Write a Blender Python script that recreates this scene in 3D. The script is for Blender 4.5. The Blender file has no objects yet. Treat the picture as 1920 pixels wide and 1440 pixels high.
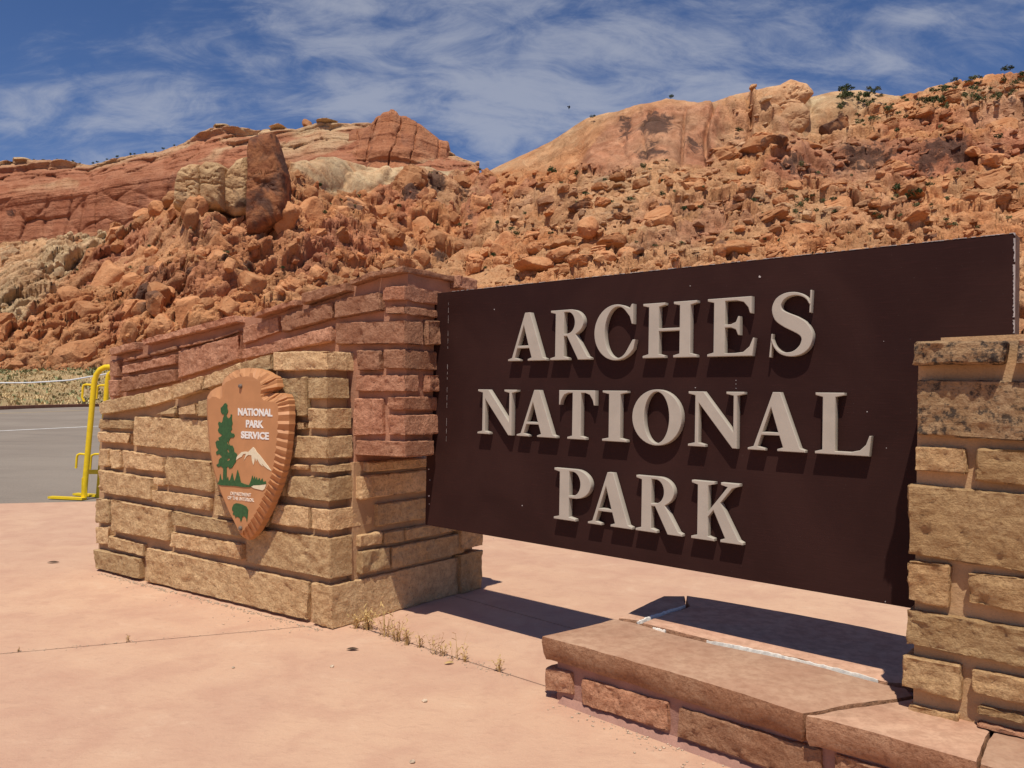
import bpy, bmesh, math, random
import numpy as np
from mathutils import Vector, Matrix, noise as mnoise
from mathutils.geometry import tessellate_polygon

random.seed(7)
rng = np.random.default_rng(7)
scene = bpy.context.scene
COL = scene.collection

# ------------------------------------------------------------------ camera
CAM = np.array([0.0, 0.0, 1.5])
F = 1500.0                                   # focal length for a 1920 wide picture
PITCH, ROLL = math.radians(0.84), math.radians(0.9)
fwd = np.array([0, math.cos(PITCH), math.sin(PITCH)])
r0 = np.array([1.0, 0, 0]); u0 = np.cross(r0, fwd)
rgt = r0 * math.cos(ROLL) + u0 * math.sin(ROLL)
upv = u0 * math.cos(ROLL) - r0 * math.sin(ROLL)
cam_d = bpy.data.cameras.new('camera'); cam = bpy.data.objects.new('camera', cam_d); COL.objects.link(cam)
cam_d.sensor_width = 36.0; cam_d.lens = 36.0 * F / 1920.0
cam_d.clip_start = 0.05; cam_d.clip_end = 8000
cam.matrix_world = Matrix(((rgt[0], upv[0], -fwd[0], CAM[0]), (rgt[1], upv[1], -fwd[1], CAM[1]),
                           (rgt[2], upv[2], -fwd[2], CAM[2]), (0, 0, 0, 1)))
scene.camera = cam

# ------------------------------------------------------------------ light
SH = np.array([0.085, 0.428, -1.0])          # travel direction of the sunlight
sun_d = bpy.data.lights.new('sun', 'SUN'); sun = bpy.data.objects.new('sun', sun_d); COL.objects.link(sun)
sun_d.energy = 4.5; sun_d.angle = math.radians(0.53); sun_d.color = (1.0, 0.94, 0.85)
sun.rotation_euler = Vector(SH).to_track_quat('-Z', 'Y').to_euler()
SUN_EL = math.atan2(1.0, math.hypot(SH[0], SH[1])); SUN_AZ = math.atan2(-SH[0], -SH[1])

def ray(px, py):
    d = rgt * ((px - 960) / F) - upv * ((py - 720) / F) + fwd
    return d
def on_plane(px, py, P0, n):
    d = ray(px, py); P0 = np.asarray(P0); n = np.asarray(n)
    return CAM + d * (np.dot(P0 - CAM, n) / np.dot(d, n))
def on_z(px, py, z=0.0):
    return on_plane(px, py, (0, 0, z), (0, 0, 1))
def at_depth(px, py, Y):
    d = ray(px, py); return CAM + d * (Y / d[1])
def proj(p):
    q = np.asarray(p) - CAM
    z = q @ fwd
    return 960 + F * (q @ rgt) / z, 720 - F * (q @ upv) / z
def unit(v):
    v = np.asarray(v, float); return v / np.linalg.norm(v)

world = bpy.data.worlds.new('World'); scene.world = world; world.use_nodes = True
def build_world():
    nt = world.node_tree; N = nt.nodes; L = nt.links; N.clear()
    out = N.new('ShaderNodeOutputWorld'); bg = N.new('ShaderNodeBackground')
    sky = N.new('ShaderNodeTexSky'); sky.sky_type = 'NISHITA'; sky.sun_disc = False
    sky.sun_elevation = SUN_EL; sky.sun_rotation = SUN_AZ
    sky.altitude = 1300; sky.air_density = 1.0; sky.dust_density = 0.6; sky.ozone_density = 3.0
    bg.inputs['Strength'].default_value = 0.078
    tc = N.new('ShaderNodeTexCoord')
    sep = N.new('ShaderNodeSeparateXYZ'); L.new(tc.outputs['Generated'], sep.inputs[0])
    def math_(op, a, b=None, c=None, clamp=False):
        n = N.new('ShaderNodeMath'); n.operation = op; n.use_clamp = clamp
        for i, v in enumerate((a, b, c)):
            if v is None: continue
            if isinstance(v, (int, float)): n.inputs[i].default_value = v
            else: L.new(v, n.inputs[i])
        return n.outputs[0]
    zc = math_('MAXIMUM', sep.outputs[2], 0.0)
    den = math_('ADD', zc, 0.42)
    px = math_('DIVIDE', sep.outputs[0], den); py = math_('DIVIDE', sep.outputs[1], den)
    comb = N.new('ShaderNodeCombineXYZ'); L.new(px, comb.inputs[0]); L.new(py, comb.inputs[1])
    def fbm(scale, rot, stretch, det, rough, dist, off):
        mp = N.new('ShaderNodeMapping'); L.new(comb.outputs[0], mp.inputs[0])
        mp.inputs['Rotation'].default_value = (0, 0, rot); mp.inputs['Scale'].default_value = (1, stretch, 1)
        mp.inputs['Location'].default_value = off
        t = N.new('ShaderNodeTexNoise'); L.new(mp.outputs[0], t.inputs['Vector'])
        t.inputs['Scale'].default_value = scale; t.inputs['Detail'].default_value = det
        t.inputs['Roughness'].default_value = rough; t.inputs['Distortion'].default_value = dist
        return t.outputs['Fac']
    big = fbm(1.5, 0.5, 1.5, 4, 0.55, 0.3, (3.1, 1.7, 0))
    strk = fbm(3.6, 0.75, 2.3, 8, 0.60, 0.7, (0.4, 5.2, 0))
    fine = fbm(9.0, -0.5, 1.9, 8, 0.66, 0.8, (7.4, 2.2, 0))
    # places of the thicker cirrus wisps, as directions in the sky
    spots = [((880, 90), 0.012, 0.75), ((1000, 60), 0.03, 0.36), ((515, 70), 0.006, 0.55), ((290, 215), 0.003, 0.8), ((690, 192), 0.0014, 0.75),
             ((100, 258), 0.0025, 0.55), ((960, 232), 0.006, 0.6), ((1285, 125), 0.004, 0.6), ((1600, 130), 0.016, 0.62), ((1380, 60), 0.010, 0.3), ((1800, 60), 0.010, 0.4),
             ((1830, 110), 0.02, 0.35), ((40, 60), 0.03, 0.35), ((20, 300), 0.008, 0.45), ((1120, 150), 0.012, 0.35), ((470, 110), 0.02, 0.25)]
    acc = None
    for (x, y), wdt, amt in spots:
        d = unit(ray(x, y))
        vm = N.new('ShaderNodeVectorMath'); vm.operation = 'DOT_PRODUCT'
        L.new(tc.outputs['Generated'], vm.inputs[0]); vm.inputs[1].default_value = tuple(d)
        one = math_('SUBTRACT', 1.0, vm.outputs['Value'])
        e = math_('DIVIDE', one, -wdt); g = math_('EXPONENT', e)
        g = math_('MULTIPLY', g, amt * 0.72)
        acc = g if acc is None else math_('ADD', acc, g)
    base = math_('MULTIPLY', big, 0.38)
    dens = math_('ADD', base, math_('MULTIPLY', acc, 0.50))
    tex = math_('ADD', math_('MULTIPLY', strk, 0.95), math_('MULTIPLY', fine, 0.60))
    dens = math_('ADD', dens, math_('SUBTRACT', tex, 0.70))
    mr = N.new('ShaderNodeMapRange'); mr.interpolation_type = 'SMOOTHERSTEP'
    L.new(dens, mr.inputs['Value']); mr.inputs['From Min'].default_value = 0.485; mr.inputs['From Max'].default_value = 1.02
    mr.inputs['To Max'].default_value = 0.56
    hs = N.new('ShaderNodeHueSaturation'); hs.inputs['Saturation'].default_value = 1.2; hs.inputs['Value'].default_value = 1.0
    L.new(sky.outputs[0], hs.inputs['Color'])
    tint = N.new('ShaderNodeMixRGB'); tint.blend_type = 'MULTIPLY'; tint.inputs[0].default_value = 1.0
    L.new(hs.outputs[0], tint.inputs[1]); tint.inputs[2].default_value = (1.24, 1.02, 1.12, 1)
    mix = N.new('ShaderNodeMixRGB'); L.new(mr.outputs[0], mix.inputs[0]); L.new(tint.outputs[0], mix.inputs[1])
    mix.inputs[2].default_value = (6.4, 6.6, 7.3, 1)
    L.new(mix.outputs[0], bg.inputs['Color']); L.new(bg.outputs[0], out.inputs[0])
build_world()
vs = scene.view_settings
vs.view_transform = 'Standard'; vs.look = 'None'; vs.gamma = 1.0; vs.use_curve_mapping = False; vs.exposure = 0.0
scene.render.resolution_x = 1024; scene.render.resolution_y = 768

# ------------------------------------------------------------------ noise (numpy)
def _h(ix, iy, iz, seed):
    n = (ix.astype(np.int64) * 374761393 + iy.astype(np.int64) * 668265263 + iz.astype(np.int64) * 1274126177 + seed * 974711) & 0xffffffff
    n = ((n ^ (n >> 13)) * 1274126177) & 0xffffffff
    n = ((n ^ (n >> 16)) * 2246822519) & 0xffffffff
    n = n ^ (n >> 15)
    return (n & 0xffffff) / float(0x1000000)
def vnoise(p, seed=0):
    p = np.asarray(p, float); i = np.floor(p).astype(np.int64); f = p - i
    f = f * f * f * (f * (f * 6 - 15) + 10)
    r = 0
    for a in (0, 1):
        wa = f[..., 0] if a else 1 - f[..., 0]
        for b in (0, 1):
            wb = f[..., 1] if b else 1 - f[..., 1]
            for c in (0, 1):
                wc = f[..., 2] if c else 1 - f[..., 2]
                r = r + wa * wb * wc * _h(i[..., 0] + a, i[..., 1] + b, i[..., 2] + c, seed)
    return r * 2 - 1
def fbm(p, octv=4, seed=0, gain=0.5):
    s = 0; a = 1.0; t = 0; q = np.asarray(p, float)
    for k in range(octv):
        s = s + a * vnoise(q, seed + k * 17); t += a; a *= gain; q = q * 2.03 + 11.3
    return s / t
def n2(a, b, sc, octv=4, seed=0, gain=0.5):
    return fbm(np.stack([a * sc, b * sc, np.zeros_like(a)], -1), octv, seed, gain)
def sstep(e0, e1, x):
    t = np.clip((x - e0) / (e1 - e0), 0, 1); return t * t * (3 - 2 * t)
def blocks(a, b, cell, seed, rot=0.0, ax=1.0, lp=2.0, tiltamp=0.9, dome=0.5):
    """tilted, cracked rock blocks on a jittered cell grid; returns height in units of the cell, and a random id"""
    c, s = math.cos(rot), math.sin(rot)
    u = (a * c + b * s) / (cell * ax); v = (-a * s + b * c) / cell
    iu = np.floor(u).astype(np.int64); iv = np.floor(v).astype(np.int64)
    F1 = np.full(u.shape, 9.0); F2 = np.full(u.shape, 9.0)
    DX = np.zeros(u.shape); DY = np.zeros(u.shape); ID = np.zeros(u.shape); TX = np.zeros(u.shape); TY = np.zeros(u.shape); SZ = np.zeros(u.shape)
    z0 = np.zeros_like(iu)
    for di in (-1, 0, 1):
        for dj in (-1, 0, 1):
            ci, cj = iu + di, iv + dj
            jx = ci + 0.5 + (_h(ci, cj, z0, seed) - 0.5) * 0.95; jy = cj + 0.5 + (_h(ci, cj, z0, seed + 1) - 0.5) * 0.95
            dx = u - jx; dy = v - jy
            d = (np.abs(dx) ** lp + np.abs(dy) ** lp) ** (1 / lp)
            near = d < F1
            F2 = np.where(near, F1, np.minimum(F2, d))
            F1 = np.where(near, d, F1); DX = np.where(near, dx, DX); DY = np.where(near, dy, DY)
            ID = np.where(near, _h(ci, cj, z0, seed + 2), ID)
            TX = np.where(near, _h(ci, cj, z0, seed + 3) - 0.5, TX); TY = np.where(near, _h(ci, cj, z0, seed + 4) - 0.5, TY)
    edge = sstep(0.0, 0.22, F2 - F1)
    h = 0.55 * ID + tiltamp * (TX * DX + (TY - 0.25) * DY) * 1.6 - dome * F1 * F1
    return h * (0.75 + 0.25 * edge) - 0.34 * (1 - sstep(0.0, 0.13, F2 - F1)), ID
def polymask(x, y, poly, soft):
    """soft inside-mask of a polygon"""
    P = np.array(poly, float); inside = np.zeros(x.shape, bool); dist = np.full(x.shape, 1e9)
    for k in range(len(P)):
        x1, y1 = P[k - 1]; x2, y2 = P[k]
        cond = ((y1 > y) != (y2 > y)) & (x < (x2 - x1) * (y - y1) / ((y2 - y1) if y2 != y1 else 1e-9) + x1)
        inside ^= cond
        L2 = (x2 - x1) ** 2 + (y2 - y1) ** 2 + 1e-9
        t = np.clip(((x - x1) * (x2 - x1) + (y - y1) * (y2 - y1)) / L2, 0, 1)
        dist = np.minimum(dist, np.hypot(x - x1 - t * (x2 - x1), y - y1 - t * (y2 - y1)))
    sd = np.where(inside, dist, -dist)
    return sstep(-soft, soft, sd)
def curve(x, pts):
    P = np.array(pts, float); return np.interp(x, P[:, 0], P[:, 1])

# ------------------------------------------------------------------ objects
def link(o, parent=None):
    COL.objects.link(o)
    if parent is not None:
        o.parent = parent
        o.location = Vector(o.location) - Vector(parent.location)
    return o
def mesh_obj(name, V, Fc, mat, parent=None, smooth=False, sharp=None, origin='center'):
    V = np.asarray(V, float).reshape(-1, 3)
    if isinstance(origin, str):
        if origin == 'center': O = V.mean(0)
        elif origin == 'base': O = V.mean(0); O[2] = V[:, 2].min()
        else: O = np.zeros(3)
    else: O = np.asarray(origin, float)
    me = bpy.data.meshes.new(name)
    if isinstance(Fc, np.ndarray):
        n, k = Fc.shape
        me.vertices.add(len(V)); me.vertices.foreach_set('co', (V - O).astype(np.float32).ravel())
        me.loops.add(n * k); me.loops.foreach_set('vertex_index', Fc.astype(np.int32).ravel())
        me.polygons.add(n); me.polygons.foreach_set('loop_start', np.arange(0, n * k, k, dtype=np.int32))
        me.update(calc_edges=True)
    else:
        me.from_pydata([tuple(v) for v in (V - O)], [], Fc); me.update()
    if mat is not None: me.materials.append(mat)
    if smooth:
        me.shade_smooth()
        if sharp: me.set_sharp_from_angle(angle=math.radians(sharp))
    o = bpy.data.objects.new(name, me); o.location = O
    return link(o, parent)
def tag(o, label=None, cat=None, group=None, kind=None):
    if label: o['label'] = label
    if cat: o['category'] = cat
    if group: o['group'] = group
    if kind: o['kind'] = kind
    return o
def empty(name, loc):
    o = bpy.data.objects.new(name, None); o.location = loc; o.empty_display_size = 0.2
    COL.objects.link(o); return o
def attr(o, name, arr):
    a = o.data.attributes.new(name, 'FLOAT', 'POINT'); a.data.foreach_set('value', np.asarray(arr, np.float32).ravel())
def grid_faces(nr, nc):
    i = np.arange(nr - 1)[:, None] * nc + np.arange(nc - 1)[None, :]
    return np.stack([i, i + 1, i + nc + 1, i + nc], -1).reshape(-1, 4)
class MB:
    def __init__(s): s.v = []; s.f = []
    def add(s, V, Fc):
        o = len(s.v); s.v += [tuple(x) for x in V]; s.f += [tuple(i + o for i in f) for f in Fc]
    def box8(s, P):                      # P: bottom 4 ccw, top 4
        s.add(P, [(3, 2, 1, 0), (4, 5, 6, 7), (0, 1, 5, 4), (1, 2, 6, 5), (2, 3, 7, 6), (3, 0, 4, 7)])
    def tube(s, pts, r, n=10, cap=True):
        pts = [np.asarray(p, float) for p in pts]; ring = []
        up = None
        for k, p in enumerate(pts):
            t = unit((pts[min(k + 1, len(pts) - 1)] - pts[max(k - 1, 0)]))
            if up is None: up = unit(np.cross(t, (0.31, 0.93, 0.17)))
            up = unit(up - t * np.dot(up, t)); w = np.cross(t, up)
            rr = r[k] if hasattr(r, '__len__') else r
            ring.append([p + rr * (math.cos(2 * math.pi * j / n) * up + math.sin(2 * math.pi * j / n) * w) for j in range(n)])
        V = [q for R in ring for q in R]; Fc = []
        for k in range(len(pts) - 1):
            for j in range(n):
                Fc.append((k * n + j, k * n + (j + 1) % n, (k + 1) * n + (j + 1) % n, (k + 1) * n + j))
        if cap: Fc.append(tuple(range(n))[::-1]); Fc.append(tuple((len(pts) - 1) * n + j for j in range(n)))
        s.add(V, Fc)
    def obj(s, name, mat, parent=None, **kw): return mesh_obj(name, s.v, s.f, mat, parent, **kw)
def prism(name, loops3, nrm, thick, mat, parent=None, smooth=False, sharp=30):
    """solid plate: loops3 = [outer, hole, ...] of 3D points on its front; extruded back along -nrm"""
    nrm = unit(nrm); tris = tessellate_polygon([[Vector(p) for p in l] for l in loops3])
    P = [np.asarray(p, float) for l in loops3 for p in l]; n = len(P)
    V = P + [p - nrm * thick for p in P]; Fc = []
    for t in tris:
        a, b, c = (P[i] for i in t)
        if np.dot(np.cross(b - a, c - a), nrm) < 0: t = t[::-1]
        Fc.append(tuple(t)); Fc.append(tuple(i + n for i in t[::-1]))
    o = 0
    for l in loops3:
        m = len(l)
        for k in range(m): Fc.append((o + k, o + (k + 1) % m, o + (k + 1) % m + n, o + k + n))
        o += m
    ob = mesh_obj(name, V, Fc, mat, parent, smooth=smooth, sharp=sharp)
    bm = bmesh.new(); bm.from_mesh(ob.data); bmesh.ops.recalc_face_normals(bm, faces=bm.faces); bm.to_mesh(ob.data); bm.free()
    return ob

# ------------------------------------------------------------------ materials
def new_mat(name, rough=0.85, spec=0.25):
    m = bpy.data.materials.new(name); m.use_nodes = True; nt = m.node_tree
    b = nt.nodes['Principled BSDF']; b.inputs['Roughness'].default_value = rough
    b.inputs['Specular IOR Level'].default_value = spec
    return m, nt, b
class NT:
    def __init__(s, nt): s.nt = nt; s.N = nt.nodes; s.L = nt.links
    def node(s, t, **k):
        n = s.N.new(t)
        for a, v in k.items(): setattr(n, a, v)
        return n
    def put(s, sock, v):
        if isinstance(v, (int, float, tuple)): sock.default_value = v
        else: s.L.new(v, sock)
    def noise(s, vec, scale, det=5, rough=0.55, dist=0.0):
        t = s.node('ShaderNodeTexNoise'); s.L.new(vec, t.inputs['Vector'])
        t.inputs['Scale'].default_value = scale; t.inputs['Detail'].default_value = det; t.inputs['Roughness'].default_value = rough
        t.inputs['Distortion'].default_value = dist; return t.outputs['Fac']
    def vor(s, vec, scale, feature='F1'):
        t = s.node('ShaderNodeTexVoronoi'); t.feature = feature; s.L.new(vec, t.inputs['Vector']); t.inputs['Scale'].default_value = scale
        return t
    def ramp(s, fac, a, b, lo=0.0, hi=1.0):
        t = s.node('ShaderNodeMapRange'); t.interpolation_type = 'SMOOTHSTEP'
        s.L.new(fac, t.inputs['Value']); t.inputs['From Min'].default_value = a; t.inputs['From Max'].default_value = b
        t.inputs['To Min'].default_value = lo; t.inputs['To Max'].default_value = hi; return t.outputs[0]
    def mix(s, fac, a, b, mode='MIX'):
        t = s.node('ShaderNodeMixRGB', blend_type=mode); s.put(t.inputs[0], fac); s.put(t.inputs[1], a); s.put(t.inputs[2], b); return t.outputs[0]
    def math(s, op, a, b, clamp=False):
        t = s.node('ShaderNodeMath', operation=op, use_clamp=clamp); s.put(t.inputs[0], a); s.put(t.inputs[1], b); return t.outputs[0]
    def attr(s, name):
        t = s.node('ShaderNodeAttribute'); t.attribute_name = name; return t.outputs['Fac']
    def bump(s, h, strength, dist, normal=None):
        t = s.node('ShaderNodeBump'); s.L.new(h, t.inputs['Height']); t.inputs['Strength'].default_value = strength; t.inputs['Distance'].default_value = dist
        if normal is not None: s.L.new(normal, t.inputs['Normal'])
        return t.outputs[0]
    def mapping(s, vec, scale=(1, 1, 1), rot=(0, 0, 0)):
        t = s.node('ShaderNodeMapping'); s.L.new(vec, t.inputs[0]); t.inputs['Scale'].default_value = scale; t.inputs['Rotation'].default_value = rot; return t.outputs[0]
def C(*c): return (c[0], c[1], c[2], 1.0)

def stone_mat(name, c1, c2, c3, stain=0.0, bump=1.0, layer=1.0, speck=1.0):
    m, nt, b = new_mat(name, 0.92, 0.15); g = NT(nt)
    tc = g.node('ShaderNodeTexCoord'); oi = g.node('ShaderNodeObjectInfo')
    add = g.node('ShaderNodeVectorMath', operation='ADD'); g.L.new(tc.outputs['Object'], add.inputs[0])
    mul = g.node('ShaderNodeVectorMath', operation='SCALE'); cmb = g.node('ShaderNodeCombineXYZ')
    for i in range(3): g.L.new(oi.outputs['Random'], cmb.inputs[i])
    g.L.new(cmb.outputs[0], mul.inputs[0]); mul.inputs['Scale'].default_value = 37.0
    g.L.new(mul.outputs[0], add.inputs[1]); p = add.outputs[0]
    big = g.noise(p, 3.2, 4, 0.6, 0.4); med = g.noise(p, 19, 7, 0.68); fine = g.noise(p, 62, 6, 0.72)
    bands = g.noise(g.mapping(p, (1.2, 1.2, 9.0)), 4.0, 5, 0.6, 0.5)
    col = g.mix(g.ramp(big, 0.32, 0.68), C(*c1), C(*c2))
    col = g.mix(g.math('MULTIPLY', g.ramp(bands, 0.45, 0.7), 0.45 * layer), col, C(*c3))
    rnd = g.ramp(oi.outputs['Random'], 0, 1, 0.74, 1.16)
    hs = g.node('ShaderNodeHueSaturation'); g.L.new(col, hs.inputs['Color']); g.L.new(g.ramp(oi.outputs['Random'], 0, 1, 0.5025, 0.498), hs.inputs['Hue']); g.L.new(rnd, hs.inputs['Value']); col = hs.outputs[0]
    col = g.mix(g.ramp(med, 0.35, 0.62, 0.42, 0.0), col, C(c1[0] * .52, c1[1] * .46, c1[2] * .42))
    col = g.mix(g.ramp(fine, 0.38, 0.5, 0.40 * speck, 0.0), col, C(c1[0] * .40, c1[1] * .36, c1[2] * .34))
    col = g.mix(g.ramp(fine, 0.55, 0.72, 0.0, 0.30 * speck), col, C(min(1, c2[0] * 1.3), min(1, c2[1] * 1.3), min(1, c2[2] * 1.3)))
    if stain:
        s1 = g.math('ADD', g.math('MULTIPLY', g.noise(p, 7, 5, 0.6), 0.45), g.math('MULTIPLY', g.noise(p, 40, 6, 0.7), 0.55))
        col = g.mix(g.ramp(s1, 0.56 - 0.11 * stain, 0.62 - 0.06 * stain, 0.0, min(0.92, 0.6 + 0.4 * stain)), col, C(0.035, 0.03, 0.028))
    g.L.new(col, b.inputs['Base Color'])
    h = g.math('ADD', g.math('MULTIPLY', med, 0.8), g.math('MULTIPLY', fine, 0.6))
    vr = g.vor(p, 34).outputs['Distance']
    h = g.math('ADD', h, g.math('MULTIPLY', vr, 0.25))
    h = g.math('ADD', h, g.math('MULTIPLY', bands, 0.5 * layer))
    g.L.new(g.bump(h, 1.0 * bump, 0.02), b.inputs['Normal'])
    return m
M = {}
M['tan'] = stone_mat('tan_sandstone', (0.61, 0.39, 0.195), (0.71, 0.485, 0.255), (0.52, 0.315, 0.15), layer=0.3)
M['red'] = stone_mat('red_sandstone', (0.465, 0.210, 0.118), (0.565, 0.295, 0.175), (0.39, 0.165, 0.09), layer=0.25)
M['pier'] = stone_mat('buff_sandstone', (0.55, 0.335, 0.155), (0.63, 0.41, 0.205), (0.47, 0.275, 0.12))
M['pier_stain'] = stone_mat('lichen_stained_sandstone', (0.47, 0.29, 0.15), (0.54, 0.35, 0.2), (0.40, 0.23, 0.12), stain=1.0)
M['pier_spot'] = stone_mat('speckled_sandstone', (0.49, 0.30, 0.15), (0.56, 0.36, 0.2), (0.42, 0.24, 0.12), stain=0.62)
M['slab'] = stone_mat('flagstone', (0.54, 0.305, 0.195), (0.62, 0.385, 0.25), (0.49, 0.265, 0.17), bump=0.22, layer=0.5, speck=0.3)
M['ledge_red'] = stone_mat('ledge_sandstone', (0.49, 0.235, 0.128), (0.58, 0.32, 0.185), (0.42, 0.185, 0.10), bump=1.2, layer=0.5)
def mortar_mat(name, c):
    m, nt, b = new_mat(name, 0.95, 0.1); g = NT(nt); p = g.node('ShaderNodeNewGeometry').outputs['Position']
    a = g.noise(p, 5, 5, 0.6); f = g.noise(p, 120, 4, 0.7)
    col = g.mix(g.ramp(a, 0.3, 0.7), C(*[v * 0.86 for v in c]), C(*[min(1, v * 1.12) for v in c]))
    col = g.mix(g.ramp(f, 0.35, 0.5, 0.25, 0.0), col, C(*[v * 0.5 for v in c]))
    g.L.new(col, b.inputs['Base Color']); g.L.new(g.bump(g.math('ADD', g.noise(p, 30, 5, 0.65), g.math('MULTIPLY', f, 0.3)), 0.5, 0.01), b.inputs['Normal'])
    return m
M['mortar_tan'] = mortar_mat('tan_mortar', (0.46, 0.285, 0.155))
M['mortar_red'] = mortar_mat('red_mortar', (0.43, 0.215, 0.13))
M['mortar_pier'] = mortar_mat('buff_mortar', (0.50, 0.315, 0.165))
M['mortar_ledge'] = mortar_mat('mauve_mortar', (0.36, 0.195, 0.145))

def simple_mat(name, c, rough=0.6, spec=0.3, var=0.12, bump=0.0, sc=8):
    m, nt, b = new_mat(name, rough, spec); g = NT(nt); p = g.node('ShaderNodeNewGeometry').outputs['Position']
    a = g.noise(p, sc, 5, 0.6)
    col = g.mix(g.ramp(a, 0.3, 0.7), C(*[v * (1 - var) for v in c]), C(*[min(1, v * (1 + var)) for v in c]))
    g.L.new(col, b.inputs['Base Color'])
    if bump: g.L.new(g.bump(g.noise(p, sc * 12, 4, 0.6), bump, 0.004), b.inputs['Normal'])
    return m
M['board'] = None
def board_mat():
    m, nt, b = new_mat('brown_board_paint', 0.55, 0.08); g = NT(nt); p = g.node('ShaderNodeNewGeometry').outputs['Position']
    a = g.noise(p, 1.6, 5, 0.6, 0.5); grain = g.noise(g.mapping(p, (2, 2, 26)), 5, 6, 0.6); sp = g.noise(p, 160, 3, 0.6)
    scr = g.noise(g.mapping(p, (5, 5, 60)), 6, 6, 0.7, 0.6)
    col = g.mix(g.ramp(a, 0.3, 0.72), C(0.030, 0.0125, 0.0105), C(0.043, 0.0185, 0.015))
    col = g.mix(g.ramp(grain, 0.55, 0.75, 0.0, 0.30), col, C(0.060, 0.020, 0.018))
    col = g.mix(g.ramp(scr, 0.70, 0.78, 0.0, 0.18), col, C(0.10, 0.07, 0.06))
    col = g.mix(g.ramp(sp, 0.735, 0.76, 0.0, 0.5), col, C(0.25, 0.22, 0.2))
    g.L.new(col, b.inputs['Base Color'])
    g.L.new(g.ramp(a, 0.3, 0.7, 0.50, 0.66), b.inputs['Roughness'])
    g.L.new(g.bump(g.math('ADD', grain, g.math('MULTIPLY', sp, 0.2)), 0.12, 0.006), b.inputs['Normal'])
    return m
M['board'] = board_mat()
M['board_edge'] = simple_mat('weathered_board_edge', (0.145, 0.085, 0.06), 0.8, 0.2, 0.25, 0.3, 20)
M['chip'] = simple_mat('chipped_paint', (0.42, 0.37, 0.34), 0.8, 0.2, 0.25, 0.0, 40)
M['letter'] = simple_mat('letter_paint', (0.44, 0.39, 0.315), 0.5, 0.3, 0.05, 0.08, 10)
M['plaque'] = simple_mat('arrowhead_paint', (0.50, 0.235, 0.098), 0.55, 0.3, 0.06, 0.12, 8)
M['green'] = simple_mat('emblem_green', (0.035, 0.10, 0.032), 0.55, 0.3, 0.2, 0.0, 60)
M['white'] = simple_mat('emblem_white', (0.78, 0.76, 0.70), 0.55, 0.3, 0.04, 0.0, 60)
M['cream'] = simple_mat('emblem_cream', (0.74, 0.64, 0.44), 0.55, 0.3, 0.05, 0.0, 60)
M['faded'] = simple_mat('faded_lettering', (0.76, 0.64, 0.50), 0.6, 0.3, 0.25, 0.0, 90)
M['bolt'] = simple_mat('dull_bolt', (0.16, 0.12, 0.09), 0.5, 0.5, 0.3, 0.0, 90)
M['yellow'] = simple_mat('yellow_paint', (0.80, 0.56, 0.012), 0.42, 0.4, 0.07, 0.06, 14)
M['white_mortar'] = simple_mat('white_sealant', (0.74, 0.68, 0.58), 0.9, 0.1, 0.15, 0.4, 40)
M['rope'] = simple_mat('white_cable', (0.75, 0.74, 0.72), 0.6, 0.2, 0.05)
M['dry'] = simple_mat('dry_stems', (0.48, 0.32, 0.13), 0.9, 0.1, 0.3, 0.0, 60)
M['leaf'] = simple_mat('dead_leaf', (0.09, 0.055, 0.035), 0.8, 0.1, 0.3, 0.0, 60)
M['pebble'] = simple_mat('pale_grit', (0.52, 0.40, 0.28), 0.9, 0.1, 0.45, 0.0, 60)
M['bird'] = simple_mat('dark_feathers', (0.02, 0.018, 0.018), 0.8, 0.1, 0.2)

def concrete_mat():
    m, nt, b = new_mat('pink_concrete', 0.86, 0.2); g = NT(nt); p = g.node('ShaderNodeNewGeometry').outputs['Position']
    a = g.noise(p, 0.55, 5, 0.6, 0.6); c = g.noise(p, 3.0, 6, 0.65, 0.4); f = g.noise(p, 130, 4, 0.7)
    tr = g.noise(g.mapping(p, (1.0, 2.0, 1.0), (0, 0, 0.5)), 11, 6, 0.68, 0.8)
    sp = g.vor(p, 26); spd = sp.outputs['Distance']
    col = g.mix(g.ramp(a, 0.34, 0.66), C(0.55, 0.335, 0.222), C(0.61, 0.388, 0.25))
    col = g.mix(g.ramp(c, 0.44, 0.66, 0.0, 0.5), col, C(0.49, 0.275, 0.185))
    col = g.mix(g.ramp(c, 0.30, 0.44, 0.45, 0.0), col, C(0.66, 0.45, 0.30))
    col = g.mix(g.ramp(tr, 0.52, 0.72, 0.0, 0.40), col, C(0.43, 0.25, 0.17))
    col = g.mix(g.ramp(f, 0.33, 0.47, 0.22, 0.0), col, C(0.36, 0.20, 0.13))
    col = g.mix(g.ramp(spd, 0.02, 0.05, 0.30, 0.0), col, C(0.27, 0.15, 0.10))
    g.L.new(col, b.inputs['Base Color'])
    h = g.math('ADD', g.math('MULTIPLY', tr, 0.8), g.math('MULTIPLY', f, 0.22)); h = g.math('ADD', h, g.noise(p, 28, 5, 0.65))
    g.L.new(g.bump(h, 0.34, 0.014), b.inputs['Normal'])
    return m
M['concrete'] = concrete_mat()
M['joint'] = simple_mat('joint_dirt', (0.20, 0.12, 0.075), 0.95, 0.1, 0.3, 0.4, 30)
M['soil'] = simple_mat('desert_soil', (0.40, 0.215, 0.115), 0.95, 0.1, 0.25, 0.3, 1.5)
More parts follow.
